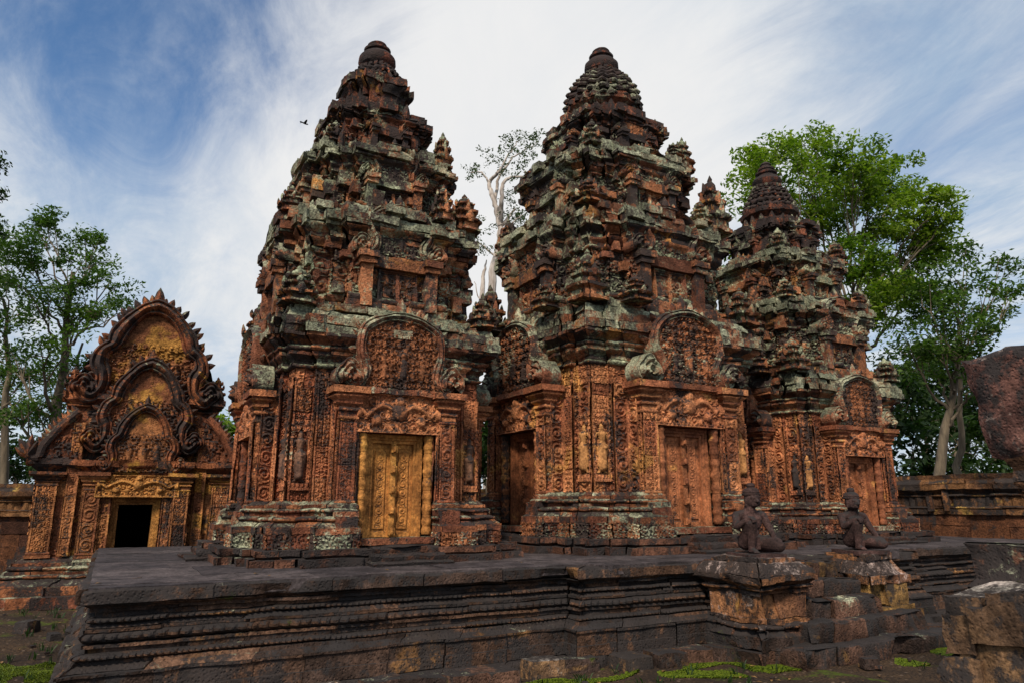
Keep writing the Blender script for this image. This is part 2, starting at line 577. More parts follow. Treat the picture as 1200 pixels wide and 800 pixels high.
def course(mb, poly, z0, z1, prof, bl=.45, jit=.010, depth=.22, seg=.06, mod=None, chip=0.0, miss=0.0, tilt=.0):
    CID[0] += 1
    cid = CID[0]
    L, N, MT = edges(poly)
    n = len(poly)
    prof = np.array(prof)
    z = z0 + prof[:, 0] * (z1 - z0)
    off = prof[:, 1]
    for i in range(n):
        j = (i + 1) % n
        nb = max(1, int(round(L[i] / bl + RNG.uniform(-.3, .3))))
        cuts = np.linspace(0, 1, nb + 1)
        cuts[1:-1] += RNG.uniform(-.22, .22, nb - 1) / nb
        for b in range(nb):
            if miss and RNG.random() < miss:
                continue
            u0, u1 = cuts[b], cuts[b + 1]
            jj = RNG.normal(0, jit)
            dz = RNG.normal(0, jit * .35)
            sl = RNG.normal(0, tilt)
            nu = max(1, int(math.ceil((u1 - u0) * L[i] / seg)))
            u = np.linspace(u0, u1, nu + 1)
            A = poly[i][None] + off[:, None] * MT[i][None]
            B = poly[j][None] + off[:, None] * MT[j][None]
            g = 0.0015 / max(L[i], .01)
            uu = np.clip(u, u0 + (g if b else 0), u1 - (g if b < nb - 1 else 0))
            XY = A[:, None] + (B - A)[:, None] * uu[None, :, None]
            ex = jj + sl * (u - (u0 + u1) / 2)[None, :] * L[i] * np.ones((len(z), 1))
            Z = np.repeat((z + dz)[:, None], nu + 1, 1)
            if mod:
                ex = ex + mod(u[None, :] * L[i], prof[:, 0][:, None])
            if chip:
                P3 = np.concatenate([XY, Z[..., None]], -1)
                c = np.clip(vnoise(P3, 3.1, 3) * .65 + vnoise(P3, 8.3, 4) * .35 - .52, 0, 1) * chip * 5
                ex = ex - np.minimum(c, chip * 1.3)
            XY = XY + N[i][None, None] * ex[..., None]
            P = np.concatenate([XY, Z[..., None]], -1)
            blk = h1(cid, i, b)
            inn = min(off) - depth
            def inner(row, zz):
                A2 = poly[i] + inn * MT[i]
                B2 = poly[j] + inn * MT[j]
                q = A2[None] + (B2 - A2)[None] * uu[:, None]
                return np.concatenate([q, np.full((nu + 1, 1), zz)], 1)[None]
            lo = inner(0, z[0] + dz)
            hi = inner(-1, z[-1] + dz)
            s_ = mb
            s_.grid(P, blk)
            s_.grid(np.concatenate([lo, P[:1]], 0), blk)
            s_.grid(np.concatenate([P[-1:], hi], 0), blk)
            for col, uc in ((0, uu[0]), (-1, uu[-1])):
                if nb > 1 or miss:
                    A2 = poly[i] + inn * MT[i]
                    B2 = poly[j] + inn * MT[j]
                    q = A2 + (B2 - A2) * uc
                    inn_line = np.concatenate([np.repeat(q[None], len(z), 0), Z[:, :1]], 1)
                    s_.grid(np.stack([P[:, col], inn_line], 0), blk)


def core(mb, poly, z0, z1, off=-.16):
    L, N, MT = edges(poly)
    q = poly + off * MT
    qq = np.concatenate([q, q[:1]], 0)
    P = np.stack([np.concatenate([qq, np.full((len(qq), 1), z)], 1) for z in (z0, z1)], 0)
    mb.grid(P, .5)
    c = q.mean(0)
    for z in (z0, z1):
        ring = np.concatenate([qq, np.full((len(qq), 1), z)], 1)
        cen = np.repeat(np.array([[c[0], c[1], z]]), len(qq), 0)
        mb.grid(np.stack([ring, cen], 0), .5)


# carved ornament as height fields (0..1) --------------------------------------
def scroll(U, V, s=.13, seed=0, k=7.5):
    W = max(U.max() - U.min(), 1e-3)
    nc = max(1, int(round(W / s)))
    w = W / nc
    a, b = (U - U.min()) / w, V / w
    ia, ib = np.floor(a), np.floor(b)
    du, dv = a - ia - .5, b - ib - .5
    dr = np.where((ia + ib) % 2 > 0, 1.0, -1.0)
    P = np.stack([U, V, np.full_like(U, seed * 3.7)], -1)
    wob = (vnoise(P, 9, seed + 1) - .5) * .5
    r = np.hypot(du, dv) * 2 + wob * .2
    th = np.arctan2(dv, du * dr)
    sp = np.cos(th - r * k + wob * 4)
    ridge = np.clip(.45 + .75 * sp, 0, 1)
    leaf = np.clip(.5 + .8 * np.cos(th * 5 + r * 3), 0, 1) * np.clip(r - .78, 0, .4) * 2.5
    eye = np.clip(1 - r / .22, 0, 1) ** .5
    h = np.maximum(np.maximum(ridge * np.clip(1.25 - r, 0, 1) ** .4, leaf), eye)
    h = np.clip((h - .30) * 1.9, 0, 1) ** .8
    return h * (.75 + .5 * vnoise(P, 4.0, seed + 9)) * (.85 + .3 * vnoise(P, 40, seed + 4))


def diamond(U, V, s=.1, seed=0):
    a, b = U / s, V / s * .7
    d = np.abs((a + b) % 1 - .5) + np.abs((a - b) % 1 - .5)
    fl = np.cos(2 * PI * a) * np.cos(2 * PI * b)
    P = np.stack([U, V, np.full_like(U, seed * 3.7)], -1)
    return np.clip(np.abs(d - .5) * 1.6 + .25 * fl, 0, 1) * (.7 + .6 * vnoise(P, 14, seed))


def panel_relief(U, V, L, H, seed=0):
    """framed carving: plain fillets at the sides, scrolls inside"""
    bw = min(.035, L * .14)
    if L < .07:
        return np.ones_like(U) * .5
    if L < .34:
        st_ = h1(seed, 91)
        if st_ < .45 or L < .12:
            h = scroll(U, V, max(L - 2 * bw, .05), seed, 12.5 if L > .14 else 7.5)
        elif st_ < .75:
            h = scroll(U, V, max((L - 2 * bw) / 2, .05), seed, 8.5)
        else:
            h = .55 * diamond(U, V, max(L - 2 * bw, .05) * .5, seed) + .55 * scroll(U, V, .06, seed, 7.0)
    elif L < .75:
        side = np.minimum(U, L - U)
        inner = scroll(U, V, L * .25, seed + 5, 10.5)
        bor = diamond(U, V, .07, seed)
        h = np.where(side < L * .25, bor, inner * .7)
        h = np.where(np.abs(side - L * .25) < .01, .9, h)
    else:
        h = scroll(U, V, .17, seed, 11.5)
    e = np.minimum(U, L - U)
    h = np.where(e < bw, .95, h)
    h = np.where(np.abs(e - bw) < .007, .1, h)
    return h


def wall(mb, poly, z0, z1, res=.016, depth=.02, relief=panel_relief, ch=.36, jit=.007, skip=None, seed=0, sides=True):
    CID[0] += 1
    L, N, MT = edges(poly)
    n = len(poly)
    H = z1 - z0
    for i in range(n):
        if skip and skip(i):
            continue
        vis = N[i][1] < -.5 or N[i][0] < -.5
        half = N[i][0] > .5
        rs = res if vis else (res * 2.2 if half else .1)
        nu = max(1, int(math.ceil(L[i] / rs)))
        nv = max(1, int(math.ceil(H / rs)))
        u = np.linspace(0, L[i], nu + 1)
        v = np.linspace(0, H, nv + 1)
        V, U = np.meshgrid(v, u, indexing='ij')
        hh = relief(U, V, L[i], H, seed + i) * depth if (vis or half) else np.zeros_like(U)
        ci = np.floor((V + .13 * h1(seed, i)) / ch).astype(int)
        blkw = .42
        ro = np.array([h1(seed, i, c) for c in range(ci.max() + 1)])[ci]
        bi = np.floor(U / blkw + ro).astype(int)
        tab = np.array([[h1(seed + CID[0], i, c, b) for b in range(bi.max() + 1)] for c in range(ci.max() + 1)])
        blk = tab[ci, bi]
        hh = hh + (blk - .5) * 2 * jit
        P3 = np.stack([U + i * 3.1, V, np.full_like(U, seed * 1.3)], -1)
        er = np.clip(vnoise(P3, 2.3, 8) - .66, 0, 1) * .16
        hh = hh - er * .5
        if vis:
            fr = (V + .13 * h1(seed, i)) / ch - ci
            fb = U / blkw + ro - bi
            gr = (np.minimum(fr, 1 - fr) * ch < rs * .55) | (np.minimum(fb, 1 - fb) * blkw < rs * .55)
            hh = hh - np.where(gr, .008, 0)
        A, B = poly[i], poly[(i + 1) % n]
        XY = A[None, None] + (B - A)[None, None] * (U / L[i])[..., None] + N[i][None, None] * hh[..., None]
        mb.grid(np.concatenate([XY, (z0 + V)[..., None]], -1), blk)


def leafshape(mb, base, d, nrm, size, wid=None, th=.05, blk=None):
    """a pointed flame leaf: solid with a central ridge; d = direction, nrm = facing"""
    d = np.array(d, float)
    d /= np.linalg.norm(d)
    nrm = np.array(nrm, float)
    s = np.cross(d, nrm)
    s /= np.linalg.norm(s)
    wid = wid or size * .62
    P = []
    for t, w, r in ((-.12, .75, .8), (.15, 1.0, 1.0), (.42, .92, .95), (.68, .62, .7), (.88, .26, .4), (1.0, .02, .05)):
        c = np.array(base) + d * size * t
        w2 = wid * .5 * w
        P.append([c - s * w2, c - s * w2 * .5 + nrm * th * r * .8, c + nrm * th * r * 1.25, c + s * w2 * .5 + nrm * th * r * .8,
                  c + s * w2, c - nrm * th * r * .8, c - s * w2])
    mb.grid(np.array(P), blk)


def catmull(pts, n=10):
    p = np.asarray(pts, float)
    p = np.concatenate([2 * p[:1] - p[1:2], p, 2 * p[-1:] - p[-2:-1]], 0)
    out = []
    for i in range(1, len(p) - 2):
        t = np.linspace(0, 1, n, endpoint=False)[:, None]
        a, b, c, d = p[i - 1], p[i], p[i + 1], p[i + 2]
        out.append(.5 * (2 * b + (c - a) * t + (2 * a - 5 * b + 4 * c - d) * t ** 2 + (3 * b - a - 3 * c + d) * t ** 3))
    out.append(p[-2:-1])
    return np.concatenate(out, 0)


ARCH = [(-.86, .10), (-.70, .02), (-.555, .10), (-.53, .26), (-.63, .44), (-.63, .64), (-.52, .78), (-.34, .88), (-.16, .935), (0, .95)]
ARCH_FLAT = [(-.86, .10), (-.72, .02), (-.60, .08), (-.57, .22), (-.63, .40), (-.64, .60), (-.58, .75), (-.40, .85), (-.2, .91), (0, .93)]
ARCH_LIB = [(-.86, .10), (-.74, .02), (-.62, .10), (-.60, .24), (-.67, .36), (-.63, .48), (-.51, .56), (-.46, .68), (-.34, .82), (-.18, .94), (0, 1.0)]


def arch_curve(w, h, pts=ARCH, n=9):
    half = catmull([(x * w, z * h) for x, z in pts], n)
    rev = half[::-1].copy()
    rev[:, 0] *= -1
    return np.concatenate([half, rev[1:]], 0)


def pediment(parent, w, h, loc, rotz, mats=('pedi', 'naga'), th=.2, band=.13, leaves=.12, seed=0, res=.018, naga=True, figs=3, worn=.35, name='pediment', arch=None, plain=9.0, flatband=1.0):
    """tympanum with a polylobed naga frame; local x right, z up, facing -y"""
    C = arch_curve(w, h, arch or ARCH)
    top = C[len(C) // 2, 1]
    # half width of the tympanum for each height
    half = C[: len(C) // 2 + 1]
    zs = np.linspace(0, top - .01, max(8, int(top / res)))
    hw = np.array([max([.01] + [-half[i, 0] + (half[i + 1, 0] - half[i, 0]) * -((z - half[i, 1]) / (half[i + 1, 1] - half[i, 1] + 1e-9))
                               for i in range(len(half) - 1) if (half[i, 1] - z) * (half[i + 1, 1] - z) <= 0 and half[i, 0] > -w * .70]) for z in zs])
    hw = np.where(zs < .1 * h, .55 * w, hw)
    nu = max(8, int(1.2 * w / res))
    Uf, Z = np.meshgrid(np.linspace(-1, 1, nu), zs)
    X = Uf * hw[:, None]
    hgt = scroll(X + w, Z, .12 * w, seed) * .04
    hgt = hgt * np.clip((plain - Z / h) * 12, .12, 1) * .8
    for k in range(figs):
        fx = (k - (figs - 1) / 2) * w * .3 + h1(seed, k) * .03
        fz = h * (.10 + .05 * h1(seed, k, 2))
        fs = h * (.42 if k == figs // 2 else .32)
        hgt = np.maximum(hgt, figure_height((X - fx) * .8, Z - fz, fs) * 1.5)
    mb = MB()
    mb.grid(np.stack([X, -hgt * w * 1.3, Z], -1), RNG.random())
    o = mb.build(name, mats[0], parent, noise=((.008, 6), (.004, 21)), seed=seed, loc=loc, rotz=rotz)
    # backing and frame
    fb = MB()
    bx = MB()
    X2 = np.stack([-hw, hw], 1)
    fb.grid(np.stack([X2, np.full_like(X2, th), np.repeat(zs[:, None], 2, 1)], -1), .4)
    T = np.gradient(C, axis=0)
    T /= np.linalg.norm(T, axis=1)[:, None]
    Nn = np.stack([-T[:, 1], T[:, 0]], 1)          # outward (left of travel going up on the left side)
    prof = [(-.55, th), (-.55, -.05), (-.42, -.085), (-.28, -.05), (-.18, -.10), (.0, -.135), (.18, -.10), (.28, -.05), (.42, -.085), (.55, -.05), (.55, th)]
    P = []
    for q, y in prof:
        ww = band * (1 + .12 * np.sin(np.linspace(0, 40, len(C))))
        P.append(np.stack([C[:, 0] + Nn[:, 0] * q * ww, np.full(len(C), y * (w / .9 * flatband if y < 0 else 1)), C[:, 1] + Nn[:, 1] * q * ww], -1))
    P = np.array(P)
    fb.grid(P, np.repeat(vnoise(np.stack([C[:, 0], C[:, 1], C[:, 0] * 0], -1), 2.5 / w, seed)[None], len(prof), 0))
    # flame leaves along the outside
    arc = np.concatenate([[0], np.cumsum(np.linalg.norm(np.diff(C, axis=0), axis=1))])
    if leaves:
        for sdist in np.arange(arc[-1] * .13, arc[-1] * .87, leaves * .72):
            i = min(np.searchsorted(arc, sdist), len(C) - 1)
            if RNG.random() < worn:
                continue
            k = .75 + .5 * RNG.random()
            mid = i / len(C)
            d = np.array([Nn[i, 0], 0, Nn[i, 1] + .35])
            leafshape(fb, (C[i, 0] + Nn[i, 0] * band * .5, th * .25, C[i, 1] + Nn[i, 1] * band * .5), d, np.array([0, -1, 0]), leaves * k, leaves * .8, th=.05 * w)
        leafshape(fb, (0, th * .25, top + band * .4), (0, 0, 1), np.array([0, -1, 0]), leaves * 1.9, leaves * 1.2, th=.07 * w)
    if naga:
        for sg in (-1, 1):
            cx, cz = sg * w * .80, h * .10
            ta = np.linspace(R(-28), R(208), 61)
            rr = (w * .25 if flatband < 1 or arch is None else w * .20) * (1 + .10 * np.sin(ta)) * (.88 + .14 * np.abs(np.cos((ta - PI / 2) * 2.3)))
            ro = np.array([.03, .1, .18, .26, .34, .42, .5, .58, .66, .74, .82, .9, .96, 1.0, 1.0])
            P = []
            for q in ro:
                P.append(np.stack([cx + sg * .02 * w + sg * np.cos(ta) * rr * q * .86, np.full(len(ta), 0.0), cz - .02 * h + np.sin(ta) * rr * q], -1))
            P = np.array(P)
            hh = .075 * w * np.sqrt(np.clip(1.05 - ro[:, None] ** 2, 0, 1)) + .05 * w * np.cos((ta[None] - PI / 2) * 4.6) * np.sin(PI * ro[:, None]) * (ro[:, None] > .3) + .03 * w * np.cos(ro[:, None] * 19)
            P[..., 1] = -.05 * w - hh
            P[-1, :, 1] = th * .6
            fb.grid(P)
    fr = fb.build('naga_frame', mats[1], o, noise=((.012, 7), (.005, 20)), seed=seed + 3)
    return o


def capsule_h(X, Z, a, b, ra, rb):
    ax, az = a
    bx, bz = b
    dx, dz = bx - ax, bz - az
    t = np.clip(((X - ax) * dx + (Z - az) * dz) / (dx * dx + dz * dz + 1e-9), 0, 1)
    r = ra + (rb - ra) * t
    d = np.hypot(X - ax - dx * t, Z - az - dz * t) / r
    return r * np.sqrt(np.clip(1 - d * d, 0, 1))


FIG = [((0, .90), (0, .86), .05, .048), ((0, .93), (0, 1.0), .045, .012), ((0, .84), (0, .80), .025, .03), ((-.09, .775), (.09, .775), .035, .035),
       ((0, .76), (0, .62), .085, .06), ((0, .62), (.01, .50), .06, .09), ((-.03, .52), (-.05, .06), .075, .035), ((.05, .52), (.045, .06), .075, .035),
       ((.0, .5), (.0, .12), .08, .085), ((-.10, .77), (-.15, .60), .03, .025), ((-.15, .60), (-.14, .44), .025, .02), ((.10, .77), (.16, .62), .03, .025),
       ((.16, .62), (.10, .76), .024, .02), ((-.06, .03), (-.10, .02), .03, .025), ((.06, .03), (.10, .02), .03, .025), ((.13, .78), (.15, .88), .022, .03)]


def figure_height(X, Z, s):
    h = np.zeros_like(X)
    for a, b, ra, rb in FIG:
        h = np.maximum(h, capsule_h(X / s, Z / s, a, b, ra, rb))
    return h * s


def devata(parent, w, h, loc, rotz, mat, slabmat, seed=0, flip=False):
    """standing figure in an arched niche, carved as deep relief on its own slab"""
    nu, nv = int(w / .0075), int(h / .0085)
    X, Z = np.meshgrid(np.linspace(-w / 2, w / 2, nu), np.linspace(0, h, nv))
    XX = -X if flip else X
    fh = h * .76
    fig = figure_height(XX * .88, Z - h * .11, fh) * 2.0
    # niche: columns at the sides, pointed lobed arch on top, little platform below
    ah = h * .86
    e = np.abs(X) / (w * .36)
    inside = (Z > h * .10) & (e < 1) & (Z < ah - (e ** 2) * h * .12 + .02 * h * np.cos(e * 9))
    g = np.where(inside, -.035, scroll(X + w, Z, w * .35, seed) * .018)
    g = np.where((e > 1) & (e < 1.2) & (Z < ah * .9), .012 + .006 * np.cos(Z * 90), g)
    g = np.where(Z < h * .10, .02 + .012 * np.cos(X * 120) * (Z > h * .05), g)
    H = np.where(inside & (fig > .004), -.03, g)
    mb = MB()
    mb.grid(np.stack([X, -H, Z], -1), .5)
    o = mb.build('devata_relief', slabmat, parent, noise=((.004, 9), (.002, 30)), loc=loc, rotz=rotz, seed=seed)
    P = np.stack([X, -(fig - .034), Z], -1).reshape(-1, 3)
    ok = (inside & (fig > .002))
    idx = np.arange(nu * nv).reshape(nv, nu)
    F = np.stack([idx[:-1, :-1], idx[:-1, 1:], idx[1:, 1:], idx[1:, :-1]], -1).reshape(-1, 4)
    F = F[ok.reshape(-1)[F].all(1)]
    use = np.unique(F)
    mp = np.zeros(nu * nv, int)
    mp[use] = np.arange(len(use))
    fm = MB()
    fm.add(P[use], mp[F], .5)
    fm.build('figure', mat, o, noise=((.003, 9), (.0015, 30)), seed=seed)
    return o


def frame_ring(mb, x0, x1, z0, z1, w, y0, y1, blk=None):
    """three-sided frame (two jambs, a head and a sill) of moulded section between outer rect and inner"""
    steps = [(0, y1), (0, y0), (.3, y0), (.34, y0 + .018), (.62, y0 + .018), (.68, y0 + .04), (1, y0 + .04), (1, y1)]
    P = []
    for q, y in steps:
        d = w * q
        P.append([(x0 + d, y, z0), (x0 + d, y, z1 - d), (x1 - d, y, z1 - d), (x1 - d, y, z0)])
    P = np.array(P)
    Q = []
    for k in range(3):
        m = 14
        t = np.linspace(0, 1, m)[None, :, None]
        mb.grid(P[:, k:k + 1] * (1 - t) + P[:, k + 1:k + 2] * t, blk)


def colonette(parent, x, y, z0, z1, r, mat, k=12):
    H = z1 - z0
    pr = []
    n = 90
    for i in range(n + 1):
        t = i / n
        rr = .80
        for c in (0.03, .12, .25, .37, .5, .63, .75, .88, .97):
            d = abs(t - c) * H
            if d < .045:
                rr = max(rr, .86 + .2 * math.cos(d / .045 * PI / 2))
            elif d < .07:
                rr = max(rr, .88)
        pr.append((r * rr, z0 + t * H))
    mb = MB()
    mb.lathe(pr, (0, 0, 0), k)
    return mb.build('colonette', mat, parent, noise=((.004, 9),), loc=(x, y, 0))


def false_door(parent, hw, z0, z1, loc, rotz, mat):
    """door of two carved leaves with a bossed central batten inside a moulded frame"""
    fm = MB()
    frame_ring(fm, -hw, hw, z0, z1, hw * .27, -.02, .12)
    o = fm.build('false_door', mat, parent, noise=((.003, 9),), loc=loc, rotz=rotz)
    iw = hw * .73
    h = z1 - hw * .27
    pm = MB()
    X, Z = np.meshgrid(np.linspace(-iw, iw, 90), np.linspace(z0, h, 150))
    H = h - z0
    g = np.zeros_like(X)
    for sg in (-1, 1):
        cx = sg * iw * .56
        dx = np.abs(X - cx) / (iw * .34)
        dz = np.abs(Z - (z0 + H * .5)) / (H * .44)
        q = np.maximum(dx, 1 - (1 - dz) * H * .44 / (iw * .34))
        pan = np.where(q < .55, .0 + scroll(np.clip(X - cx + iw * .19, 0, iw * .38), Z, iw * .36, 5) * .012, np.where(q < .75, .012, np.where(q < 1, -.008, .016)))
        g = np.where((dx < 1.0) & (dz < 1.0), pan, g)
    pm.grid(np.stack([X, .065 - g, Z], -1), RNG.random())
    pm.build('door_leaf', mat, o, noise=((.003, 9),))
    bm = MB()
    bm.box((0, .045, (z0 + h) / 2), (iw * .26, .05, H), .04)
    bm.build('batten', mat, o, noise=((.003, 9),))
    for k in range(5):
        q = MB()
        zc = z0 + H * (.06 + .22 * k)
        q.box((0, .012, zc), (iw * .30, .05, iw * .30), .03)
        q.lathe([(.001, -.05), (iw * .09, -.03), (iw * .11, 0), (iw * .09, .03), (.001, .05)], (0, -.01, zc), 10)
        q.build('boss', mat, o, noise=((.003, 9),))
    return o


def lintel(parent, w, z0, z1, loc, rotz, mat, seed=0, res=.011, th=.2):
    """carved slab: garland hanging in two arcs around a central mask"""
    H = z1 - z0
    X, Z = np.meshgrid(np.linspace(-w, w, int(2 * w / res)), np.linspace(0, H, int(H / res) + 2))
    g = scroll(X + w, Z, H * .33, seed) * .03
    # garland
    t = np.abs(X) / w
    gz = H * (.42 + .28 * np.abs(np.sin(t * PI * 1.35)))
    g = np.maximum(g, .055 * np.sqrt(np.clip(1 - ((Z - gz) / (H * .085)) ** 2, 0, 1)))
    for cx, cz, r in ((0, .55, .2), (0, .82, .13), (-.52, .3, .12), (.52, .3, .12), (-.95, .5, .13), (.95, .5, .13)):
        d = np.hypot(X - cx * w, Z - cz * H) / (r * H * 1.2)
        g = np.maximum(g, .075 * np.sqrt(np.clip(1 - d * d, 0, 1)))
    e = np.minimum(np.minimum(Z, H - Z), w - np.abs(X))
    g = np.where(e < .02, .03, g)
    mb = MB()
    mb.grid(np.stack([X, -g, z0 + Z], -1), .5)
    mb.box((0, th / 2 + .002, (z0 + z1) / 2), (2 * w - .004, th, H - .004), .08)
    return mb.build('lintel', mat, parent, noise=((.004, 8), (.002, 25)), loc=loc, rotz=rotz, seed=seed)


def pilaster(parent, x, hw, y, dp, z0, z1, zc, mat, S=1.0, seed=0, rotz=0.0, loc=None):
    """carved shaft with moulded foot and a stepped capital; front face at -y"""
    mb = MB()
    pl = rect(-hw, hw, -dp, dp * .6)
    wall(mb, pl, z0 + .1 * S, zc, .011, .022, ch=.5, seed=seed)
    for a, b, p in ((0, .05, flat(.03)), (.05, .1, torus(0, .022))):
        course(mb, pl, z0 + a * S, z0 + b * S, p, 2, .002, .08)
    H = z1 - zc
    for a, b, p in ((0, .12, torus(0, .02)), (.12, .25, flat(.008)), (.25, .38, torus(.01, .025)), (.38, .5, cyma(.012, .05)), (.5, .58, flat(.055)),
                    (.58, .72, cyma(.055, .105)), (.72, .80, flat(.085)), (.80, 1, flat(.125))):
        course(mb, pl, zc + a * H, zc + b * H, [(t, o * S) for t, o in p], 2, .003, .08, .05)
    return mb.build('pilaster', mat, parent, noise=((.005, 7), (.003, 20)), loc=loc or (x, y, 0), rotz=rotz, seed=seed)


def lotus(per, amp):
    return lambda u, t: amp * np.abs(np.sin(PI * u / per)) * np.sin(PI * np.clip(t, 0, 1)) - amp * .5


# antefix: miniature tower -----------------------------------------------------
def antefix_mesh(seed):
    mb = MB()
    r = np.random.default_rng(seed)
    z = 0.0
    w = .155
    for k in range(3):
        pl = plan(w * .8, [(w * .45, w * .16)])
        hh = .17 * (1 - .18 * k)
        course(mb, pl, z, z + hh * .18, flat(w * .18), 2, .004, .1, .03)
        course(mb, pl, z + hh * .18, z + hh * .62, flat(0), 2, .004, .1, .03)
        course(mb, pl, z + hh * .62, z + hh * .8, cyma(0, w * .26), 2, .004, .1, .03)
        course(mb, pl, z + hh * .8, z + hh, flat(w * .26), 2, .006, .1, .03, chip=.03)
        core(mb, pl, z, z + hh, -.02)
        for a in range(4):
            if r.random() < .7:
                n = np.array([math.cos(a * PI / 2), math.sin(a * PI / 2), 0])
                leafshape(mb, n * w * 1.05 + np.array([0, 0, z + hh * .75]), (n[0] * .15, n[1] * .15, 1), n, hh * .9, w * .7, th=.03)
        z += hh
        w *= .74
    mb.lathe([(w * 1.1, z), (w * 1.25, z + .03), (w * 1.1, z + .07), (w * .5, z + .10), (w * .55, z + .12), (.001, z + .17)], (0, 0, 0), 10)
    return mb


# ------------------------------------------------------------------ temple tower
def tower(X, Y, S, label, seed, doormat, wallmat, devmats, cap):
    global RNG
    RNG = np.random.default_rng(seed)
    t = thing('temple_tower', label, 'tower', (X, Y, .952), 0, 'carved sandstone temple towers standing in a row')
    a, b1, p1, b2, p2 = 1.26 * S, 1.0 * S, .085 * S, .78 * S, .29 * S
    nt = (.51 * S, .22 * S)
    cut = lambda o: plan(a, [(b1, p1), (b2, p2)], (min(nt[0] + o, b2 - .01), nt[1] + o))
    full = plan(a, [(b1, p1), (b2, p2)])
    over = plan(a, [(b1, p1), (b2, p1 + .012 * S)])
    notched = plan(a, [(b1, p1), (b2, p2)], nt)
    yf = a + p2                                             # porch front plane
    k4 = [i * PI / 2 for i in range(4)]

    # plinth, two dark steps
    mb = MB()
    course(mb, full, 0, .085 * S, flat(.46 * S), .5, .012, .3, chip=.03)
    course(mb, full, .085 * S, .17 * S, [(0, .36 * S), (.3, .40 * S), (1, .40 * S)], .5, .012, .3, chip=.03)
    core(mb, full, 0, .165 * S, .34 * S)
    mb.build('plinth', 'plinth', t, seed=seed)
    # carved sub-base and base mouldings
    mb = MB()
    L = lotus(.07 * S, .014)
    wall(mb, np.array(edges_off(cut(.24 * S), .24 * S)), .17 * S, .33 * S, .016, .022, relief=lambda U, V, L, H, sd: scroll(U, V, .08, sd), ch=.5, seed=seed)
    for z0, z1, pr, md in ((.33, .40, flat(.25), None), (.40, .45, cyma(.22, .17), None), (.45, .51, torus(.13, .055), L), (.51, .545, flat(.11), None),
                           (.545, .60, torus(.09, .05), lotus(.05 * S, .012)), (.60, .635, flat(.10), None), (.635, .68, cyma(.08, .035), None)):
        course(mb, cut(max(q[1] for q in pr) * S), z0 * S, z1 * S, [(q, o * S) for q, o in pr], .45, .007, .2, .022 if md else .05, md, chip=.02)
    core(mb, notched, .16 * S, .68 * S, -.03)
    mb.build('base_moulding', 'base', t, noise=((.009, 6), (.005, 20)), seed=seed)
    # carved wall
    mb = MB()
    wall(mb, notched, .68 * S, 1.97 * S, .0115, .030, seed=seed)
    wall(mb, full, 1.97 * S, 2.22 * S, .016, .02, relief=lambda U, V, L, H, sd: scroll(U, V, .11, sd), seed=seed + 3)
    core(mb, notched, .66 * S, 2.2 * S, -.10)
    mb.build('wall', wallmat, t, noise=((.004, 6), (.002, 24)), seed=seed)
    # cornice: dark mouldings below, pale lichened slabs on top
    mb = MB()
    for z0, z1, pr, md in ((2.20, 2.26, torus(.02, .035), lotus(.06 * S, .01)), (2.26, 2.30, flat(.03), None), (2.30, 2.37, cyma(.03, .09), None), (2.37, 2.41, flat(.10), None),
                           (2.41, 2.48, torus(.08, .05), lotus(.08 * S, .012)), (2.48, 2.56, cyma(.10, .20), None), (2.56, 2.60, flat(.21), None)):
        course(mb, over, z0 * S, z1 * S, [(q, o * S) for q, o in pr], .5, .008, .25, .025 if md else .05, md, chip=.03)
    core(mb, over, 2.2 * S, 2.6 * S, -.08)
    o = mb.build('cornice', 'tier', t, noise=((.010, 5), (.006, 18)), seed=seed)
    mb = MB()
    for z0, z1, pr in ((2.60, 2.70, flat(.235)), (2.70, 2.80, flat(.215)), (2.80, 2.90, slope(.18, .14)), (2.90, 2.985, flat(.09))):
        course(mb, over, z0 * S, z1 * S, [(q, o_ * S) for q, o_ in pr], .36, .026, .45, .045, None, chip=.06, miss=.02, tilt=.04)
    core(mb, over, 2.6 * S, 2.97 * S, -.02)
    # square acanthus blocks standing on the cornice edge
    mb.build('coping', 'cornice', o, noise=((.011, 4), (.008, 14), (.004, 30)), seed=seed + 1)

    # doors with jambs, colonettes, lintels, pediments: front, left and right
    sides = [(0, 0.0), (3, -PI / 2), (1, PI / 2)]
    made = {}
    for k, rz in sides:
        def L_(x, y):
            return (x * math.cos(rz) - y * math.sin(rz), x * math.sin(rz) + y * math.cos(rz), 0)
        if k == 1:
            for q in list(made[0]):
                copy_part(q, t, PI / 2)
            continue
        ps = []
        d0 = false_door(t, .375 * S, .27 * S, 1.46 * S, L_(0, -yf + .10 * S), rz, doormat if k == 0 else 'door_brown')
        ps.append(d0)
        for sg in (-1, 1):
            c = colonette(t, 0, 0, .30 * S, 1.46 * S, .062 * S, doormat if k == 0 else wallmat)
            c.location = L_(sg * .44 * S, -yf + .045 * S)
            ps.append(c)
            p_ = pilaster(t, 0, .105 * S, 0, .05 * S, .60 * S, 1.98 * S, 1.60 * S, wallmat, S, seed + k + sg, rz, L_(sg * .66 * S, -yf))
            ps.append(p_)
            ql = MB()
            ql.box((0, 0, .37 * S), (.25 * S, .30 * S, .28 * S), .04)
            ql.box((0, .02, .535 * S), (.29 * S, .30 * S, .06 * S), .04)
            q = ql.build('pilaster_foot', 'base', t, loc=L_(sg * .66 * S, -yf - .06 * S), rotz=rz, seed=seed)
            ps.append(q)
        ps.append(lintel(t, .57 * S, 1.47 * S, 1.93 * S, L_(0, -yf - .02 * S), rz, 'wall_gold' if k == 0 else wallmat, seed + k, th=.22 * S))
        cb = MB()
        cb.box((0, .06, 1.965 * S), (1.12 * S, .30 * S, .07 * S), .06)
        ps.append(cb.build('lintel_slab', 'base', t, loc=L_(0, -yf), rotz=rz))
        cb = MB()
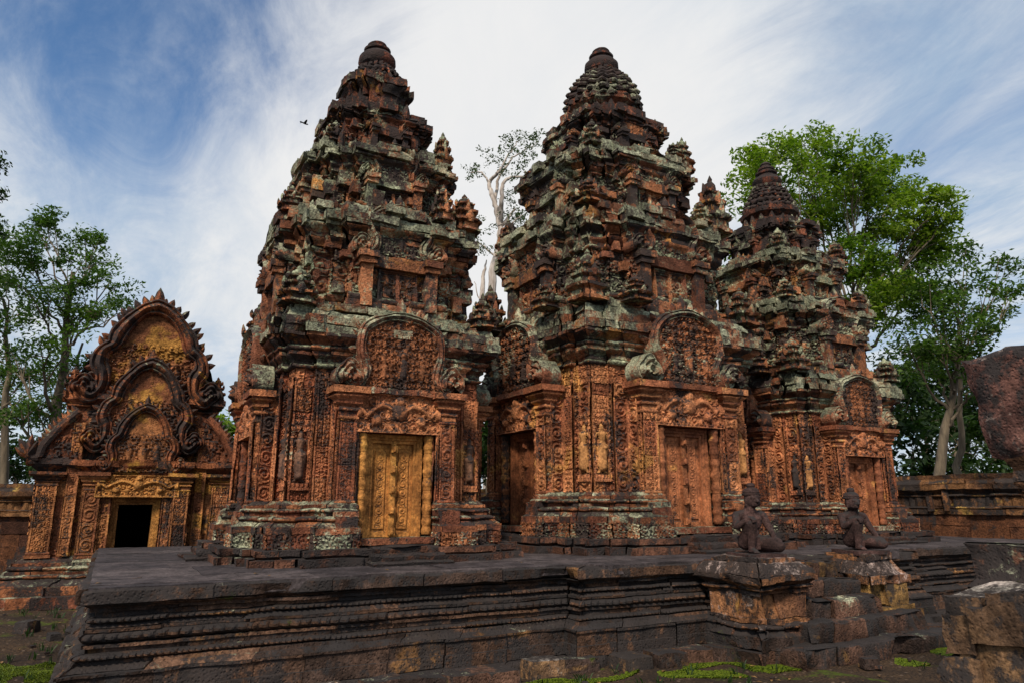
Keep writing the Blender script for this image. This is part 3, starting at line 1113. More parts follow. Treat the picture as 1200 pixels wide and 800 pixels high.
        cb.box((0, .04, .235 * S), (.96 * S, .34 * S, .07 * S), .06)
        ps.append(cb.build('sill', 'base', t, loc=L_(0, -yf), rotz=rz))
        pe = pediment(t, .84 * S, .95 * S, tuple(np.array(L_(0, -yf - .06 * S)) + np.array([0, 0, 2.0 * S])), rz, mats=('pedi', 'naga'), th=.3 * S, band=.105 * S, leaves=.12 * S, seed=seed + k, res=.014, worn=.5, arch=None if cap == 'dome' else ARCH_FLAT, flatband=.55)
        ps.append(pe)
        # steps in front of the door
        if True:
            sb = MB()
            for q, (yy, zz, ww) in enumerate(((.0, .19, .80), (.17, .12, .88), (.34, .05, .96))):
                course(sb, rect(-ww * S * .5, ww * S * .5, -(.50 * S + yy * S * .8), -.3 * S), max(0, zz - .08) * S, zz * S, [(0, 0), (.7, .012), (1, .0)], .5, .008, .25, .05, chip=.02)
                core(sb, rect(-ww * S * .5, ww * S * .5, -(.50 * S + yy * S * .8), -.3 * S), 0, zz * S - .006, -.015)
            ps.append(sb.build('door_step', 'plinth', t, loc=L_(0, -yf + .1 * S), rotz=rz))
        # standing figures beside the porch
        for sg in (-1, 1):
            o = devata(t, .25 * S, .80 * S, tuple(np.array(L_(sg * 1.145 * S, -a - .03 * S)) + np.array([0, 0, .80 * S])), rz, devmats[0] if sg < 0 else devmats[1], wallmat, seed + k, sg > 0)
            ps.append(o)
        made[k] = ps

    # upper storeys
    tiers = [(2.98, 4.38, 1.08), (4.38, 5.42, .82), (5.42, 6.18, .57)]
    protos = [antefix_mesh(seed * 3 + i) for i in range(3)]
    amesh = []
    for ti, (z0, z1, aa) in enumerate(tiers):
        mat = 'tier' if ti < 2 else 'tier_dark'
        H = (z1 - z0) * S
        A = aa * S
        pb1, pb2 = (.78 * A, .07 * A), (.58 * A, .22 * A)
        pl = plan(A, [pb1, pb2])
        z0s = z0 * S
        mb = MB()
        c = lambda f0, f1, pr, **kw: course(mb, pl, z0s + f0 * H, z0s + f1 * H, [(q, o_ * S * (.80, .76, .60)[ti]) for q, o_ in pr], kw.pop('bl', .36), kw.pop('jit', .018), .3, kw.pop('seg', .05), kw.pop('mod', None), kw.pop('chip', .06), kw.pop('miss', .0), .04)
        c(-.02, .07, flat(.13), jit=.02)
        c(.07, .15, torus(.05, .05), mod=lotus(.09, .012), seg=.03)
        wall(mb, pl, z0s + .15 * H, z0s + .56 * H, .017, .032, relief=lambda U, V, L, H_, sd: scroll(U, V, .16, sd), ch=.2, jit=.022, seed=seed + ti * 7)
        c(.55, .60, torus(.02, .05), mod=lotus(.07, .01), seg=.03)
        c(.60, .67, cyma(.04, .11))
        c(.67, .71, flat(.115))
        c(.71, .77, cyma(.10, .19), jit=.02)
        core(mb, pl, z0s - .02, z0s + H, -.09)
        # loose and projecting carved blocks, figures in the angles
        Ls, Ns, Mt = edges(pl)
        for i in range(len(pl)):
            if Ns[i][1] > .5:
                continue
            for _ in range(2 if Ls[i] > .3 else 1):
                if RNG.random() < .75:
                    u = RNG.uniform(.15, .85)
                    q = pl[i] + (pl[(i + 1) % len(pl)] - pl[i]) * u + Ns[i] * RNG.uniform(.0, .07)
                    f = RNG.uniform(.2, .72)
                    mb.box((q[0], q[1], z0s + f * H), (RNG.uniform(.10, .22), RNG.uniform(.10, .22), RNG.uniform(.08, .22)), .035, RNG.uniform(-.1, .1) + math.atan2(Ns[i][1], Ns[i][0]), taper=RNG.uniform(-.2, .3))
        tr = mb.build('upper_tier', mat, t, noise=((.011, 4.5), (.008, 13), (.004, 30)), seed=seed + ti)
        mb = MB()
        c(.77, .80, flat(.20), bl=.30, jit=.018, chip=.04)
        c(.80, .875, flat(.225), bl=.30, jit=.030, chip=.07, miss=.04)
        c(.875, .935, slope(.17, .14), bl=.26, jit=.034, chip=.06, miss=.05)
        c(.935, 1.0, flat(.06), bl=.26, jit=.03, chip=.05, miss=.04)
        core(mb, pl, z0s + .77 * H, z0s + .985 * H, -.02)
        for i in range(len(pl)):                           # weathered acanthus lumps on the ledge
            if Ns[i][1] > .5:
                continue
            for _ in range(int(Ls[i] / .34) + 1):
                u = RNG.uniform(0, 1)
                q = pl[i] + (pl[(i + 1) % len(pl)] - pl[i]) * u + Ns[i] * (RNG.uniform(.06, .16) * S)
                n3 = np.array([Ns[i][0], Ns[i][1], 0])
                if RNG.random() < .2:
                    leafshape(mb, (q[0], q[1], z0s + .9 * H), (Ns[i][0] * .15, Ns[i][1] * .15, 1), n3, RNG.uniform(.10, .24), RNG.uniform(.09, .16), th=.05)
                else:
                    mb.box((q[0], q[1], z0s + .95 * H), (RNG.uniform(.10, .2), RNG.uniform(.18, .38), RNG.uniform(.08, .17)), .035, math.atan2(Ns[i][1], Ns[i][0]) + RNG.uniform(-.08, .08))
        mb.build('ledge', 'cornice' if ti < 2 else mat, tr, noise=((.012, 4.5), (.008, 13), (.004, 30)), seed=seed + 5 + ti)
        # niches: small false doors with pilasters and a pediment, on three sides
        yt = A + pb2[1]
        nz = z0s + .04 * H
        for k, rz in sides:
            def L_(x, y):
                return (x * math.cos(rz) - y * math.sin(rz), x * math.sin(rz) + y * math.cos(rz), 0)
            q = A * .62 / .73
            nb = MB()
            frame_ring(nb, -.30 * q, .30 * q, nz + .08 * H, nz + .36 * H, .07 * q, -.03, .1)
            nb.box((0, .06, nz + .2 * H), (.42 * q, .06, .3 * H), .05)
            nb.box((0, .02, nz + .2 * H), (.06 * q, .06, .3 * H), .04)
            nb.box((0, -.02, nz + .425 * H), (.86 * q, .14, .12 * H), .035)
            for sg in (-1, 1):
                nb.box((sg * .50 * q, .0, nz + .2 * H), (.17 * q, .2, .40 * H), .04)
                nb.box((sg * .50 * q, -.02, nz + .40 * H), (.23 * q, .26, .05 * H), .04)
                nb.box((sg * .50 * q, -.03, nz + .46 * H), (.29 * q, .30, .06 * H), .04)
            nb.build('niche', mat, tr, loc=L_(0, -yt - .03), rotz=rz, noise=((.012, 6), (.006, 18)), seed=seed + ti + k)
            pediment(tr, .72 * q, .50 * H, tuple(np.array(L_(0, -yt - .07)) + np.array([0, 0, nz + .49 * H])), rz, mats=('tier', 'tier' if ti else 'naga'), th=.24, band=.13 * q,
                     leaves=.11 * q, seed=seed + ti * 3 + k, res=.02, figs=1)
        # antefixes: at the corners of the ledge below
        if not amesh:
            for pb in protos:
                o = pb.build('antefix', 'tier', tr, noise=((.012, 8), (.006, 20)), seed=seed)
                amesh.append(o)
                o.scale = (.001,) * 3
        prevA = (1.29 if ti == 0 else tiers[ti - 1][2]) * S
        sc = (1.25, 1.12, .95)[ti] * S
        sp = []
        for cx, cy in ((-1, -1), (1, -1), (-1, 1), (1, 1)):
            sp.append((cx * (prevA + .02), cy * (prevA + .02), sc))
        for cx, cy in ((-1, -1), (1, -1)):
            sp.append((cx * .60 * prevA, -(prevA * 1.2 + .04), sc * .8))
            sp.append((-(prevA * 1.2 + .04), cx * .60 * prevA, sc * .8))
            sp.append(((prevA * 1.2 + .04), cx * .60 * prevA, sc * .8))
        for n_, (ax, ay, s_) in enumerate(sp):
            if h1(seed, ti, n_) < (.08 if n_ < 4 else .84):
                continue
            kk = s_ * (.8 + .35 * h1(seed, n_, ti))
            an = dup(amesh[(n_ + ti) % 3], tr, (ax, ay, z0s - .03), [0, PI / 2, PI][n_ % 3] + .06 * (h1(n_, ti) - .5), (kk, kk, kk * (.55 + .75 * h1(seed, ti, n_, 4))))
    # crown: octagonal neck with leaves, lotus dome, vase finial
    z0 = 6.18 * S
    r = .52 * S
    VS = 1.30 * S
    if cap == 'stepped':
        mb = MB()
        pl = plan(.39 * S, [(.27 * S, .10 * S)])
        course(mb, pl, z0 - .02, z0 + .10 * VS, flat(.03), .25, .015, .3, .04, chip=.05)
        course(mb, pl, z0 + .10 * VS, z0 + .34 * VS, flat(-.03), .22, .02, .3, .04, chip=.06)
        course(mb, pl, z0 + .34 * VS, z0 + .44 * VS, cyma(-.02, .06), .22, .018, .3, .04, chip=.06)
        course(mb, pl, z0 + .44 * VS, z0 + .53 * VS, flat(.06), .22, .02, .3, .04, chip=.06, miss=.08)
        core(mb, pl, z0 - .02, z0 + .53 * VS, -.04)
        for k in range(26):
            an = RNG.uniform(0, 2 * PI)
            n3 = np.array([math.cos(an), math.sin(an), 0])
            leafshape(mb, n3 * .44 * S + np.array([0, 0, z0 + RNG.choice([.0, .1, .3, .5]) * VS]), (n3[0] * .1, n3[1] * .1, 1), n3, RNG.uniform(.12, .26), .15, th=.06)
        dome = [(.38, .53), (.40, .58), (.39, .66), (.34, .73), (.27, .78)]
    else:
        mb = MB()
        mb.lathe([(r * q, z0 + z_ * VS) for q, z_ in ((1.0, -.02), (1.02, .06), (.95, .09), (.90, .20), (1.0, .24), (1.12, .27), (1.14, .34))], (0, 0, 0), 48, rib=(16, .025))
        for k in range(16):
            an = 2 * PI * k / 16
            n3 = np.array([math.cos(an), math.sin(an), 0])
            leafshape(mb, n3 * r * 1.0 + np.array([0, 0, z0 + .05 * VS]), (n3[0] * .1, n3[1] * .1, 1), n3, .25 * S * (.8 + .4 * RNG.random()), .17 * S, th=.06)
        dw = 1.0 if cap == 'dome' else .88
        dome = [(.58 * dw, .30), (.60 * dw, .37), (.57 * dw, .46), (.52 * dw, .55), (.465 * dw, .63), (.40 * dw, .70), (.34 * dw, .755), (.28, .78)]
    mb.build('crown', 'tier_dark', t, noise=((.016, 5), (.008, 16)), seed=seed)
    mb = MB()
    dd = []
    for (q0, a0), (q1, a1) in zip(dome[:-1], dome[1:]):
        dd += [(q0 * S, z0 + a0 * VS), (q0 * 1.03 * S, z0 + (a0 * .75 + a1 * .25) * VS), (q0 * .99 * S, z0 + (a0 * .45 + a1 * .55) * VS), (q1 * .93 * S, z0 + (a0 * .3 + a1 * .7) * VS), (q1 * .93 * S, z0 + a1 * VS)]
    mb.lathe(dd + [(.01, z0 + .80 * VS)], (0, 0, 0), 120, rib=(20, .05))
    for row in range(1, len(dome) - 1):
        nk = 30 - row * 3
        for k in range(nk):
            if RNG.random() < .15:
                continue
            an = 2 * PI * (k + row * .5) / nk
            n3 = np.array([math.cos(an), math.sin(an), 0])
            leafshape(mb, n3 * dome[row][0] * .985 * S + np.array([0, 0, z0 + dome[row - 1][1] * VS]), (-n3[0] * .35, -n3[1] * .35, 1), n3, .15 * S, .12 * S, th=.055)
    for k in range(14):
        an = 2 * PI * k / 14
        n3 = np.array([math.cos(an), math.sin(an), 0])
        leafshape(mb, n3 * dome[2][0] * .9 * S + np.array([0, 0, z0 + dome[1][1] * VS]), (-n3[0] * .45, -n3[1] * .45, 1), n3, .22 * S, .16 * S, th=.045)
    for k in range(22):
        an = 2 * PI * k / 22
        n3 = np.array([math.cos(an), math.sin(an), 0])
        mb.box(tuple(n3 * .28 * S + np.array([0, 0, z0 + .79 * VS])), (.06 * S, .06 * S, .06 * S), .03, an)
    mb.build('lotus_dome', 'tier_dark', t, noise=((.024, 4), (.014, 11), (.006, 26)), seed=seed)
    mb = MB()
    z1 = z0 + .78 * VS
    V = [(.20, .0), (.22, .03), (.205, .05), (.255, .09), (.275, .15), (.268, .22), (.22, .28), (.16, .315), (.155, .33), (.19, .35), (.195, .38), (.175, .40), (.12, .42), (.135, .44), (.14, .47), (.10, .50), (.04, .53), (.001, .54)]
    if cap == 'stepped':
        V = [(q * 1.12, z_ * 1.04) for q, z_ in V]
    if cap == 'tall':
        V = [(.24, .0), (.26, .04), (.25, .07), (.29, .12), (.30, .18), (.26, .25), (.19, .29), (.185, .32), (.22, .345), (.225, .38), (.16, .40), (.15, .43), (.17, .45), (.165, .49), (.11, .52), (.10, .55), (.12, .57), (.09, .61), (.03, .65), (.001, .66)]
    mb.lathe([(q * S, z1 + z_ * S) for q, z_ in V], (0, 0, 0), 40)
    mb.build('finial', 'finial', t, noise=((.008, 5), (.004, 18)), seed=seed)
    for o in amesh:
        bpy.data.objects.remove(o)
    return t


def edges_off(poly, o):
    L, N, MT = edges(poly)
    return poly + o * MT


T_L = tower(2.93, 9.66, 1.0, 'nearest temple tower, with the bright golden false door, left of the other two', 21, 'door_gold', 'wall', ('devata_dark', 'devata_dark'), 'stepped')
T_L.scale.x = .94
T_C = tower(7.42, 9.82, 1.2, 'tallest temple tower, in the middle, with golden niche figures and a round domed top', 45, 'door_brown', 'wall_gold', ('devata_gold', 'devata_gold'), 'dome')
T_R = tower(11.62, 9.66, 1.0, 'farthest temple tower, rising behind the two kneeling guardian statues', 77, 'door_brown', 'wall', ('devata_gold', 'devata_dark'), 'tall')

# ------------------------------------------------------------------ stone terrace
RNG = np.random.default_rng(5)
FX0, FY0, FY1 = -.10, 6.66, 6.42
tp = np.array([(FX0, FY0), (4.35, FY0), (4.35, FY1), (6.1, FY1), (6.1, 6.28), (8.3, 6.28), (8.3, FY1), (10.2, FY1), (10.2, FY0), (15.0, FY0), (15.0, 12.4), (FX0, 12.4)])
ter = thing('stone_terrace', 'long dark moulded stone terrace carrying the three temple towers', 'terrace', (0, 0, 0))
mb = MB()
lo = .0
for z0, z1, pr, md, ch in (
        (-.03, .10, [(0, .20), (.8, .19), (1, .17)], None, .06),
        (.10, .35, [(0, .11), (.42, .10), (.44, .085), (.9, .085), (.92, .105), (1, .105)], None, .02),
        (.35, .42, [(0, .09), (.4, .06), (.6, .03), (1, .02)], None, .02),
        (.42, .468, torus(-.02, .038), lotus(.048, .026), .01),
        (.468, .51, flat(-.06), None, .01),
        (.51, .535, flat(-.03), None, .01),
        (.535, .625, torus(-.075, .065), lotus(.088, .032), .01),
        (.625, .65, flat(-.04), None, .01),
        (.65, .685, cyma(-.05, -.09), None, .01),
        (.685, .735, torus(-.085, .045), lotus(.052, .028), .01),
        (.735, .775, flat(-.10), None, .02),
        (.775, .80, flat(-.06), None, .02),
        (.80, .83, cyma(-.06, -.02), None, .02)):
    course(mb, tp, z0, z1, pr, .62, .011, .3, .0125 if md else .06, md, chip=ch * 1.6)
core(mb, tp, -.05, .83, -.18)
mb.build('moulded_base', 'platform', ter, noise=((.0045, 5), (.003, 18)))
mb = MB()
course(mb, tp, .83, .948, [(0, -.015), (.12, .012), (.85, .012), (1, -.004)], .9, .014, .42, .05, None, chip=.05)
mb.build('edge_slab', 'platform', ter, noise=((.008, 5), (.004, 18)))
# paving: flagstones, each with its own slight level
mb = MB()
for iy in range(12):
    y0 = 6.35 + iy * .52
    x = FX0 + .03
    while x < 14.9:
        w = RNG.uniform(.55, 1.2)
        w = min(w, 14.95 - x)
        y = y0
        lim = FY0 if (x < 4.3 or x + w > 10.2) else FY1
        if y < lim + .03:
            y = lim + .03
        if y0 + .52 - y > .05:
            mb.box((x + w / 2, (y + y0 + .517) / 2, .91 + RNG.normal(0, .0025)), (w - .006, y0 + .517 - y, .10), .12)
        x += w
mb.build('paving', 'paving', ter, noise=((.006, 2.5), (.003, 9)))

# foot stones along the terrace
for k in range(13):
    mb = MB()
    xx = 1.3 + k * .42 + RNG.uniform(-.08, .08)
    if 6.0 < xx < 8.8:
        continue
    yy = (FY0 if xx < 4.35 else FY1) - .33 - RNG.uniform(0, .05)
    mb.box((0, 0, .045), (RNG.uniform(.3, .46), RNG.uniform(.22, .34), RNG.uniform(.12, .19)), .05, taper=.08)
    o = mb.build('kerb_stone', ['step', 'ruin'][int(h1(k, 3) > .72)], None, noise=((.022, 4), (.008, 15)), seed=k, loc=(xx, yy, 0), rotz=RNG.uniform(-.08, .08))
    tag(o, 'rough low kerb stone lying in the row along the foot of the terrace', 'stone', 'kerb stones along the foot of the terrace')

# ------------------------------------------------------------------ stairs, pedestals
stx = 7.42
st = thing('stone_staircase', 'worn dark stone steps climbing between the two statue pedestals', 'stairs', (stx, 6.25, 0))
for k in range(5):
    zt = .19 * (5 - k) - .02
    yy = -.205 * k
    hw = (.46, .50, .56, .86, 1.20)[k]
    pl = rect(-hw, hw + (.0, .05, .1, .35, .45)[k], yy - .25, .2)
    mb = MB()
    course(mb, pl, max(-.03, zt - .21), zt, [(0, -.01), (.1, .0), (.8, .005), (.95, -.004), (1, -.02)], .45, .016, .3, .05, chip=.06)
    X, Yg = np.meshgrid(np.linspace(pl[0, 0] + .05, pl[1, 0] - .05, 16), np.linspace(yy - .22, .2, 8))
    mb.grid(np.stack([X, Yg, np.full_like(X, zt - .004)], -1))
    mb.build('step', 'step', st, noise=((.030, 3.4), (.012, 12), (.005, 28)), seed=k)


def pedestal(x, y, lab, kind):
    t = thing('statue_pedestal', lab, 'pedestal', (x, y, 0))
    h = .38
    sq = rect(-h, h, -h, h)
    if kind == 0:
        segs = [('foot', 'step', [(-.03, .12, flat(.10)), (.12, .24, flat(.06)), (.24, .30, cyma(.05, .0))]),
                ('shaft', 'ped', [(.30, .36, torus(-.02, .05)), (.36, .41, flat(-.01)), (.41, .66, flat(-.03)), (.66, .70, flat(-.01))]),
                ('cap', 'ped', [(.70, .75, torus(-.02, .05)), (.75, .80, cyma(.0, .07)), (.80, .86, flat(.09)), (.86, .98, [(0, .07), (.4, .05), (1, .0)]), (.98, 1.03, flat(-.05))])]
    else:
        segs = [('foot', 'step', [(-.03, .16, flat(.22)), (.16, .34, flat(.10))]),
                ('shaft', 'ped_yel', [(.34, .40, flat(.03)), (.40, .66, flat(-.02))]),
                ('cap', 'ped', [(.66, .76, flat(.01)), (.76, .92, slope(.0, -.12)), (.92, 1.0, flat(-.10))])]
    for nm, mt, cs in segs:
        mb = MB()
        for z0, z1, pr in cs:
            course(mb, sq, z0, z1, pr, .42, .014, .3, .04, lotus(.09, .012) if len(pr) > 7 else None, chip=.06)
        core(mb, sq, cs[0][0], cs[-1][1] - .004, -.14)
        X, Yg = np.meshgrid(np.linspace(-h + .12, h - .12, 8), np.linspace(-h + .12, h - .12, 8))
        mb.grid(np.stack([X, Yg, np.full_like(X, cs[-1][1] - .002)], -1))
        mb.build(nm, mt, t, noise=((.018, 4.5), (.009, 14)), seed=int(x * 3))
    return t


PED1 = (6.42, 5.95)
PED2 = (8.42, 6.08)
pedestal(*PED1, 'left statue pedestal with moulded orange shaft and pale lichened cap', 0)
pedestal(*PED2, 'right statue pedestal with a yellow block under a gabled broken cap', 1)


# ------------------------------------------------------------------ guardian statues
def sphere(mb, c, r, k=14, rot=None):
    r = np.broadcast_to(np.array(r, float), (3,))
    th = np.linspace(0, PI, k)
    ph = np.linspace(0, 2 * PI, k * 2)
    P = np.stack([np.sin(th)[:, None] * np.cos(ph)[None], np.sin(th)[:, None] * np.sin(ph)[None], np.cos(th)[:, None] * np.ones(len(ph))[None]], -1) * r
    mb.grid(P + np.array(c), .5)


def limb(mb, pts, rad, k=14):
    pts = [np.array(p, float) for p in pts]
    for i in range(len(pts) - 1):
        n = 8
        t = np.linspace(0, 1, n)[:, None]
        mb.tube(pts[i] * (1 - t) + pts[i + 1] * t, np.linspace(rad[i], rad[i + 1], n), k, .5)
    for p, r in zip(pts, rad):
        sphere(mb, p, r * 1.0, 10)


def fuse(mb, name, mat, vox, parent, smooth=4):
    o = mb.build(name + '_raw', mat, None, noise=None)
    me = o.data
    import bmesh
    bm = bmesh.new()
    bm.from_mesh(me)
    bmesh.ops.remove_doubles(bm, verts=bm.verts, dist=1e-5)
    bmesh.ops.holes_fill(bm, edges=bm.edges, sides=40)
    bmesh.ops.recalc_face_normals(bm, faces=bm.faces)
    bm.to_mesh(me)
    bm.free()
    md = o.modifiers.new('r', 'REMESH')
    md.mode = 'VOXEL'
    md.voxel_size = vox
    ms = o.modifiers.new('s', 'SMOOTH')
    ms.factor = .5
    ms.iterations = smooth
    dg = bpy.context.evaluated_depsgraph_get()
    dg.update()
    me2 = bpy.data.meshes.new_from_object(o.evaluated_get(dg))
    me2.name = name
    n = len(me2.vertices)
    V = np.zeros(n * 3, np.float32)
    me2.vertices.foreach_get('co', V)
    V = V.reshape(-1, 3).astype(float)
    for ax in range(3):
        V[:, ax] += (vnoise(V, 22, ax) - .5) * .006 + (vnoise(V, 60, ax + 4) - .5) * .003
    me2.vertices.foreach_set('co', V.astype(np.float32).reshape(-1))
    me2.polygons.foreach_set('use_smooth', np.ones(len(me2.polygons), bool))
    me2.materials.clear()
    me2.materials.append(M[mat])
    bpy.data.objects.remove(o)
    q = bpy.data.objects.new(name, me2)
    link(q, parent)
    return q


def guardian(x, y, z, rz, label, var):
    t = thing('guardian_statue', label, 'statue', (x, y, z), rz, 'kneeling guardian statues on the stair pedestals')
    s = MB()
    s.box((0, -.03, .012), (.46, .50, .05), .05)
    s.build('statue_base', 'statue', t, noise=((.008, 6),))
    b = MB()
    hz = .04
    # pelvis, belly, chest, neck
    sphere(b, (0, .06, hz + .12), (.125, .115, .09))
    sphere(b, (0, .05, hz + .22), (.100, .085, .10))
    sphere(b, (0, .035, hz + .33), (.140, .095, .11))
    sphere(b, (-.06, -.02, hz + .365), (.055, .035, .04))
    sphere(b, (.06, -.02, hz + .365), (.055, .035, .04))
    limb(b, [(-.15, .04, hz + .40), (0, .045, hz + .425), (.15, .04, hz + .40)], [.055, .06, .055])
    limb(b, [(0, .04, hz + .42), (0, .015, hz + .52)], [.070, .060])
    # raised right leg, foot flat
    limb(b, [(-.075, .04, hz + .11), (-.105, -.165, hz + .31), (-.10, -.13, hz + .05)], [.088, .062, .038])
    limb(b, [(-.10, -.12, hz + .03), (-.105, -.215, hz + .022)], [.034, .026])
    for k in range(5):
        limb(b, [(-.128 + k * .012, -.21, hz + .016), (-.13 + k * .0125, -.245 + abs(k - 3.3) * .004, hz + .012)], [.009, .008], 8)
    # folded left leg, knee forward on the ground, seated on the heel
    limb(b, [(.08, .04, hz + .11), (.165, -.235, hz + .075)], [.090, .066])
    limb(b, [(.165, -.235, hz + .07), (.10, .10, hz + .045), (.085, .19, hz + .03)], [.060, .045, .03])
    # left arm straight to the thigh
    limb(b, [(.165, .045, hz + .40), (.215, -.02, hz + .245), (.180, -.15, hz + .155)], [.052, .038, .027])
    sphere(b, (.178, -.175, hz + .150), (.032, .036, .020))
    for k in range(4):
        limb(b, [(.156 + k * .015, -.195, hz + .150), (.156 + k * .016, -.232, hz + .140), (.157 + k * .016, -.250 + abs(k - 1.4) * .006, hz + .122)], [.0092, .0085, .007], 8)
    limb(b, [(.150, -.165, hz + .15), (.132, -.195, hz + .138), (.130, -.215, hz + .125)], [.010, .009, .0075], 8)
    # right arm bent over the raised knee
    limb(b, [(-.165, .045, hz + .40), (-.222, -.05, hz + .285), (-.125, -.165, hz + .375)], [.052, .038, .027])
    sphere(b, (-.112, -.185, hz + .377), (.032, .036, .018))
    for k in range(4):
        limb(b, [(-.134 + k * .015, -.205, hz + .375), (-.134 + k * .0155, -.237, hz + .360), (-.134 + k * .0155, -.245 + abs(k - 1.4) * .005, hz + .335)], [.0092, .0085, .007], 8)
    limb(b, [(-.085, -.175, hz + .375), (-.066, -.20, hz + .362), (-.068, -.215, hz + .345)], [.010, .009, .0075], 8)
    # head and face
    tx = .02 * var
    hc = np.array([tx, -.005, hz + .585])
    sphere(b, hc, (.088, .097, .102))
    sphere(b, hc + (0, -.035, -.045), (.058, .055, .048))
    limb(b, [hc + (-.05, -.078, .022), hc + (0, -.090, .016), hc + (.05, -.078, .022)], [.014, .013, .014], 8)
    limb(b, [hc + (0, -.092, .010), hc + (0, -.110, -.022)], [.012, .019], 8)
    sphere(b, hc + (-.017, -.095, -.026), (.012, .012, .010), 8)
    sphere(b, hc + (.017, -.095, -.026), (.012, .012, .010), 8)
    for sg in (-1, 1):
        sphere(b, hc + (sg * .034, -.080, .002), (.018, .012, .011), 8)
        sphere(b, hc + (sg * .084, .0, -.012), (.014, .026, .044), 8)
        limb(b, [hc + (sg * .086, -.002, -.04), hc + (sg * .084, -.004, -.075)], [.013, .010], 8)
    limb(b, [hc + (-.030, -.082, -.050), hc + (0, -.094, -.046), hc + (.030, -.082, -.050)], [.008, .011, .008], 8)
    limb(b, [hc + (-.024, -.080, -.064), hc + (0, -.090, -.066), hc + (.024, -.080, -.064)], [.007, .010, .007], 8)
    fuse(b, 'body', 'statue', .0065, t)
    # hair: banded cap with a low round bun
    c = MB()
    cc = hc + (0, .012, .045)
    c.lathe([(.088, -.01), (.099, .0), (.101, .016), (.090, .022), (.094, .032), (.088, .052), (.070, .072), (.045, .084), (.042, .09), (.048, .10), (.046, .118), (.030, .135), (.001, .14)], tuple(cc), 28, rib=(14, .018))
    c.build('hair', 'statue', t, noise=((.004, 14),))
    # waist cloth rolled at the hips
    w = MB()
    tt = np.linspace(0, 2 * PI, 28)
    w.tube(np.stack([.128 * np.cos(tt), .055 + .112 * np.sin(tt), hz + .15 + .01 * np.sin(tt)], -1), .022, 8)
    w.box((0, -.07, hz + .10), (.075, .03, .13), .03)
    w.build('waist_cloth', 'statue', t, noise=((.004, 14),))
    return t


guardian(PED1[0], PED1[1], 1.03, R(-16), 'kneeling stone guardian on the left pedestal, beside the orange moulded shaft', 1)
guardian(PED2[0], PED2[1], 1.00, R(-14), 'kneeling stone guardian on the right pedestal, above the yellow block', -1)

# ------------------------------------------------------------------ library shrine on the left
RNG = np.random.default_rng(91)
LX, LY = .42, 14.55
lib = thing('library_shrine', 'small ochre shrine with a dark open doorway and three nested pediments', 'shrine', (LX, LY, 0))
aisle, nave = 1.54, 1.18
Lp = np.array([(-aisle, .12), (-.72, .12), (-.72, -.10), (-.40, -.10), (-.40, .25), (.40, .25), (.40, -.10), (.72, -.10), (.72, .12), (aisle, .12), (aisle, 4.2), (-aisle, 4.2)])
Lf = np.array([(-aisle, .12), (-.72, .12), (-.72, -.10), (.72, -.10), (.72, .12), (aisle, .12), (aisle, 4.2), (-aisle, 4.2)])
mb = MB()
for z0, z1, pr, md in ((-.03, .16, flat(.62), None), (.16, .30, flat(.48), None), (.30, .40, cyma(.44, .34), None), (.40, .47, torus(.26, .06), lotus(.08, .012)), (.47, .52, flat(.24), None),
                       (.52, .60, torus(.17, .06), lotus(.07, .012)), (.60, .65, flat(.18), None), (.65, .74, cyma(.14, .05), None)):
    course(mb, Lf if z0 < .5 else Lp, z0, z1, pr, .5, .012, .4, .03 if md else .06, md, chip=.04)
core(mb, Lf, -.02, .46, .1)
mb.build('base_moulding', 'base', lib)
mb = MB()
wall(mb, Lp, .74, 2.12, .018, .026, seed=3, skip=lambda i: i == 4, relief=lambda U, V, L, H, sd: panel_relief(U, V, L, H, sd) if L < .5 else np.where((U > .2) & (U < L - .2) & (V > .15) & (V < H - .15), .1, scroll(U, V, .15, sd)))
jam = MB()
mb.box((-1.12, 2.3, 1.4), (.9, 3.4, 1.4), .3)
mb.box((1.12, 2.3, 1.4), (.9, 3.4, 1.4), .3)
mb.build('wall', 'lib', lib, noise=((.006, 6), (.003, 20)))
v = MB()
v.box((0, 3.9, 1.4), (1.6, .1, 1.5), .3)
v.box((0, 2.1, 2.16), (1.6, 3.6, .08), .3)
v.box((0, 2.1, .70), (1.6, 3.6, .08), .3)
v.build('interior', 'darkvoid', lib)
fm = MB()
frame_ring(fm, -.40, .40, .74, 1.72, .13, -.02, .3)
fm.build('door_frame', 'lib_yel', lib, noise=((.004, 8),))
for sg in (-1, 1):
    c = colonette(lib, sg * .455, -.04, .78, 1.68, .06, 'lib_yel')
    pilaster(lib, sg * .70, .125, -.10, .06, .70, 2.14, 1.82, 'lib', 1.0, 5 + sg)
    pilaster(lib, sg * (aisle - .16), .15, .10, .06, .72, 2.14, 1.90, 'lib', 1.0, 9 + sg)
    pm = MB()
    pl = rect(-.085, .085, -.05, .05)
    wall(pm, pl, .74, 3.0, .016, .016, seed=14 + sg)
    pm.build('tall_pilaster', 'lib', lib, loc=(sg * 1.02, .10, 0), noise=((.005, 7),))
lintel(lib, .66, 1.72, 2.10, (0, -.16, 0), 0, 'lib_yel', 4, .014, .3)
mb = MB()
course(mb, Lf, 2.10, 2.16, torus(.0, .05), .5, .01, .3, .04, chip=.03)
course(mb, Lf, 2.16, 2.26, cyma(.04, .14), .5, .012, .3, .05, chip=.05)
course(mb, Lf, 2.26, 2.36, flat(.15), .45, .018, .3, .05, chip=.06)
core(mb, Lf, 2.1, 2.34, -.05)
mb.build('aisle_cornice', 'lib_frame', lib)
